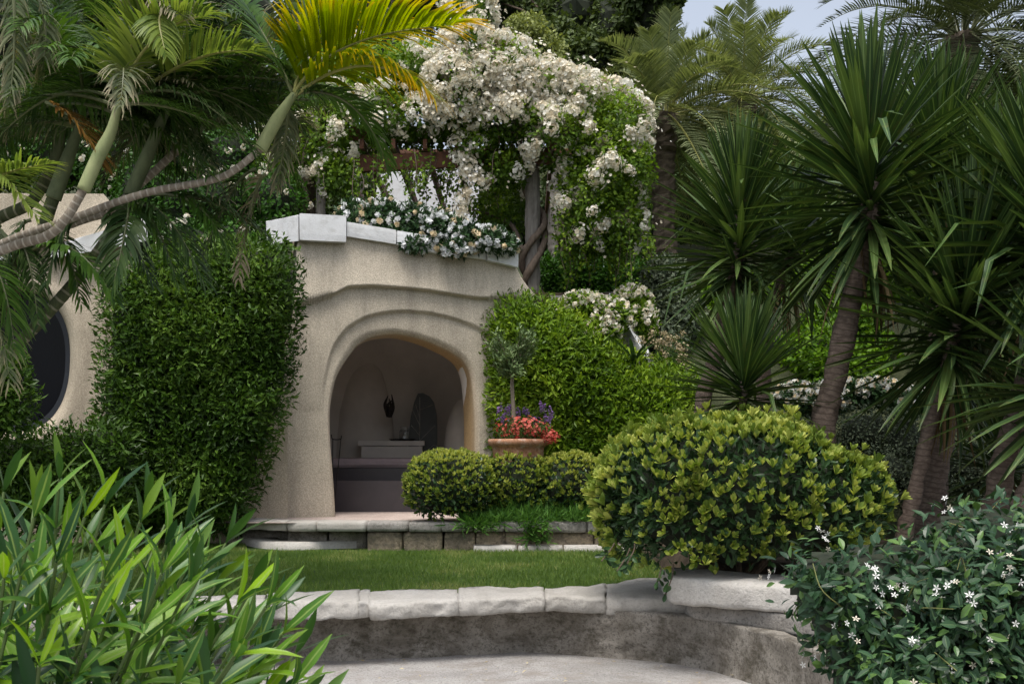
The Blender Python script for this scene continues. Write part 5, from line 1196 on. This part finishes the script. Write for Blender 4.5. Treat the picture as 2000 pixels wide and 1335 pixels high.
fr(0, 'fr_tan', (520, 340), (490, 350), (465, 550), .26, (8.9, 8.9, 8.9), n=36, sag=1.4, ragged=.6, w=.008)
fr(0, 'fr_dark', (500, 330), (450, 340), (400, 500), .32, (9.0, 9.0, 9.0), n=40, sag=1.4, ragged=.55, w=.008)
fr(0, 'fr_grey', (585, 60), (560, -30), (535, 70), .3, (8.3, 8.3, 8.3), n=28, sag=1.4, ragged=.55, w=.008)
# palm with the pale shaft
fr(1, 'fr_bright', (232, 200), (250, 90), (300, -40), .46, (8.3, 8.2, 8.2), n=54, sag=.65, w=.0105)
fr(1, 'fr_bright', (235, 195), (280, 40), (410, 30), .42, (8.3, 8.1, 7.9), n=50, sag=.75, lift=.5, w=.0105)
fr(1, 'fr_bright', (300, 160), (400, 90), (500, 100), .42, (8.5, 8.4, 8.2), n=50, sag=.6, lift=.4, w=.0105)
fr(1, 'fr_grey', (230, 190), (250, 70), (235, 210), .30, (8.3, 8.0, 7.9), n=30, sag=1.4, ragged=.6, w=.008)
fr(1, 'fr_bright', (320, 30), (300, 20), (325, 110), .26, (8.0, 7.9, 7.8), n=34, sag=.8, w=.010)
fr(1, 'fr_green', (235, 205), (330, 190), (450, 260), .36, (8.3, 8.3, 8.3), n=44, w=.0105, sag=.9)
fr(1, 'fr_grey', (20, -60), (40, 70), (15, 220), .26, (8.5, 8.5, 8.5), n=48, sag=1.3, ragged=.5, w=.008)
fr(1, 'fr_grey', (60, -40), (110, 50), (75, 160), .22, (8.5, 8.5, 8.5), n=44, sag=1.3, ragged=.5, w=.008)
fr(1, 'fr_brown', (90, 200), (150, 215), (205, 330), .30, (8.5, 8.4, 8.4), n=34, sag=.5)
fr(1, 'fr_bright', (-90, 300), (-10, 300), (75, 430), .34, (8.2, 8.0, 7.8), n=48, sag=.7, lift=.4, w=.0105)
fr(1, 'fr_bright', (-80, 380), (0, 330), (100, 320), .32, (8.2, 8.0, 7.9), n=46, sag=.6, w=.0105)
# palm crossing the window: fronds hanging below the trunks
fr(2, 'fr_green', (335, 195), (430, 60), (560, 130), .40, n=46, w=.0105, sag=.8)
fr(2, 'fr_green', (335, 195), (350, 40), (420, -60), .42, n=46, w=.0105, sag=.6)
fr(2, 'fr_green', (330, 200), (290, 60), (180, 20), .40, n=46, w=.0105, sag=.7)
fr(2, 'fr_dark', (260, 400), (330, 380), (400, 560), .38, (8.9, 8.7, 8.6), n=46, w=.0105, sag=1.0)
fr(2, 'fr_dark', (250, 395), (260, 400), (215, 580), .36, (8.9, 8.6, 8.5), n=28, sag=1.0)
fr(2, 'fr_green', (60, 490), (150, 440), (225, 590), .34, (8.9, 8.6, 8.5), n=26, sag=1.1, w=.018)
fr(2, 'fr_green', (-60, 500), (10, 470), (30, 700), .36, (8.7, 8.5, 8.5), n=46, w=.0105, sag=1.0)
fr(2, 'fr_grey', (-70, 560), (0, 560), (20, 760), .34, (8.6, 8.5, 8.4), n=34, sag=1.3, ragged=.5, w=.008)
fr(2, 'fr_dark', (300, 380), (420, 370), (530, 470), .36, (8.9, 8.9, 8.9), n=34, sag=1.0)
for (b, c, e, L, mt) in (((60, 430), (20, 430), (-10, 640), .3, 'fr_green'), ((90, 450), (130, 440), (160, 600), .28, 'fr_green'), ((30, 470), (60, 470), (75, 640), .26, 'fr_dark'), ((0, 440), (-20, 460), (20, 600), .3, 'fr_grey'), ((200, 430), (240, 410), (300, 560), .3, 'fr_dark'), ((250, 400), (300, 390), (350, 560), .32, 'fr_green'), ((330, 380), (400, 380), (450, 500), .3, 'fr_green'), ((150, 430), (110, 440), (90, 560), .26, 'fr_dark')):
    fr(2, mt, b, c, e, L, (8.9, 8.8, 8.7), n=38, sag=1.2, w=.0095, ragged=.2)
# dark filling fronds behind
rg = np.random.default_rng(5)
for k in range(150):
    pi = int(rg.choice([1, 2, 2, 3, 3, 4, 4, 5, 5])); sh = PALMS[pi][2][-1]; d = PALMS[pi][3] + rg.uniform(0, .9)
    a = rg.uniform(-.5, 3.6); R0 = rg.uniform(160, 320); b = (sh[0] + rg.normal(0, 12), sh[1] + rg.normal(0, 12))
    e = (b[0] + R0 * math.cos(a) * 1.1, b[1] - R0 * math.sin(a) * .8 + 60); c = ((b[0] + e[0]) / 2, min(b[1], e[1]) - rg.uniform(20, 100))
    fr(pi, str(rg.choice(['fr_dark', 'fr_dark', 'fr_green', 'fr_green', 'fr_grey'])), b, c, e, rg.uniform(.30, .44), (d, d + rg.normal(0, .3), d + rg.normal(0, .6)), n=48, sag=rg.uniform(.7, 1.3), ragged=.25, w=.0085, seed=k)

def datepalm(px, py, d, nfr, length, label, mat, ground, seed, lo=-.5, trunk_r=.21, w=.011, leafl=.46):
    rg = np.random.default_rng(seed); c = W(px, py, d); root = thing('date_palm', (c[0], c[1], ground), label, 'palm')
    tube(G(), [(c[0] + .1, c[1], ground), (c[0], c[1], (ground + c[2]) / 2), c], [trunk_r * 1.2, trunk_r, trunk_r * 1.15], 14, 50, rings=.16, ring_h=.16, noise=.3, seed=seed).build('trunk', M['datebark'], root)
    for k in range(nfr):
        u = (k + rg.random() * .5) / nfr; el = 1.45 - (1.45 - lo) * u; az = k * 2.39996 + rg.normal(0, .15); L = length * rg.uniform(.85, 1.1)
        h = np.array([math.cos(az), math.sin(az), 0]); d1 = h * math.cos(el) + np.array([0, 0, math.sin(el)])
        b = c + h * .15; m = b + d1 * L * .55; e = b + d1 * L * .85 + h * L * .18 * math.cos(el) - np.array([0, 0, L * (.12 + .42 * max(0, math.cos(el)))])
        add_frond(root, mat, b, m, e, leafl, n=64, w=w, sag=.3, fwd=.7, lift=.35, start=.12, seed=seed * 100 + k)
    return root
datepalm(1296, 225, 22, 70, 2.5, 'date palm with arching grey green fronds nearer the climbing rose', 'date', 4.1, 11, lo=-.9)
datepalm(1452, 190, 24, 70, 2.6, 'date palm with upright grey green fronds against the sky', 'date', 4.6, 12, lo=-.8)
datepalm(1880, 70, 17, 64, 2.7, 'dark date palm crown overtopping the yuccas', 'datedark', 3.4, 13, lo=-.9, trunk_r=.2)

# ------------------------------------------------------------------ background trees
def tree(name, blobs, nl, mat, size, label, base, ncl=26, trunk_r=.25, shell=(.3, 1.05), tpl=LF_OVAL, cl_r=.34, core=.55):
    """crown of many leaf clumps spread through the crown's volume"""
    root = thing(name, base, label, 'tree'); g = G(); gt = G(); gc_ = G(); top = np.mean([b[0] for b in blobs], 0)
    tube(gt, [base, (np.asarray(base) + top) / 2 + [.2, 0, 0], top], [trunk_r, trunk_r * .4], 10, 20, noise=.2)
    per = max(1, nl // (ncl * len(blobs)))
    for b in blobs:
        C = b[0] + rdir(ncl) * b[1] * (RNG.random((ncl, 1)) ** .35) * .85
        for c in C:
            r = np.mean(b[1]) * cl_r * RNG.uniform(.7, 1.35); d = rdir(per); q = c + d * r * np.array([1.15, 1.15, .8]) * (RNG.random((per, 1)) ** .45)
            nr = unit(d + np.array([0, 0, .35])); scatter(g, tpl, q, leaf_frames(nr, .5, .1, .8), RNG.uniform(.65, 1.3, per) * size, np.clip(RNG.normal(.45, .22, per) + .25 * d[:, 2], 0, 1))
        for c in C[::4]: tube(gt, [top * .4 + np.asarray(base) * .6, (c + top) / 2, c], [trunk_r * .3, .02], 5, 8)
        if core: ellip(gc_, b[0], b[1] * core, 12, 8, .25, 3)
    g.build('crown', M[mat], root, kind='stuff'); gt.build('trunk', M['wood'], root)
    if core: gc_.build('dark_core', M['darkin'], root)  # dark filler ellipsoids within the crown
    return root
tree('evergreen_tree', [B_(1000, 10, 110, 90, 40, 2.2), B_(1120, 40, 90, 100, 38, 2), B_(1210, 60, 90, 110, 37, 2), B_(1270, 30, 65, 80, 36, 1.6), B_(1260, 130, 60, 70, 36, 1.6), B_(1150, 140, 90, 80, 37, 1.8)], 44000, 'bgever', .20, 'tall dark evergreen tree above the climbing rose', W(1150, 380, 38))
tree('round_tree', [B_(1022, 82, 58, 56, 24, .8), B_(1000, 115, 56, 56, 24, .8), B_(1058, 115, 52, 52, 24, .8)], 16000, 'bgpale', .085, 'pale green rounded tree between rose and dark evergreen', W(1025, 380, 24), 22, .12)
tree('background_tree', [B_(800, -20, 150, 120, 34, 2), B_(640, 40, 130, 130, 32, 2), B_(760, 130, 120, 100, 30, 1.8)], 12000, 'bgmid', .2, 'green background tree behind the yellow palm fronds', W(720, 420, 32), core=.6)
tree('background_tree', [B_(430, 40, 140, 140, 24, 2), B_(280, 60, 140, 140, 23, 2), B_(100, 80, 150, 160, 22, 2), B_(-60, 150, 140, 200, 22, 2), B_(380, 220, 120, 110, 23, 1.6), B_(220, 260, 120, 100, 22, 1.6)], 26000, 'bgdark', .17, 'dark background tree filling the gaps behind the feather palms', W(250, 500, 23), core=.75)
tree('background_tree', [B_(1390, 330, 110, 110, 34, 2), B_(1240, 330, 110, 120, 32, 2), B_(1520, 330, 110, 110, 34, 2), B_(1320, 430, 120, 90, 30, 2)], 26000, 'bgmid', .19, 'mid green background tree behind the date palm trunks', W(1380, 560, 32), core=.7)
tree('background_tree', [B_(1700, 300, 140, 140, 32, 2), B_(1860, 250, 140, 140, 30, 2), B_(2000, 260, 140, 170, 28, 2), B_(1640, 430, 140, 110, 30, 2), B_(1820, 420, 150, 110, 28, 2)], 30000, 'bgdark', .19, 'dark background tree behind the yuccas', W(1800, 600, 30), core=.75)

# a few dry leaves and petals fallen on the paving
n = 70; px_ = RNG.uniform(560, 1450, n); dd = RNG.uniform(7.6, 9.0, n); P = np.stack([(px_ - 1000) / F * dd, dd, np.full(n, .018)], -1)
g = G(); dv = rdir(n) * [1, 1, .1]; scatter(g, LF_OVAL, P, frames(dv, np.tile([0, 0, 1.0], (n, 1)) + rdir(n) * .25), RNG.uniform(.015, .045, n))
g.build('fallen_leaves', M['dry'], None, label='dry leaves and petals scattered on the stone paving', cat='leaf litter', kind='stuff')
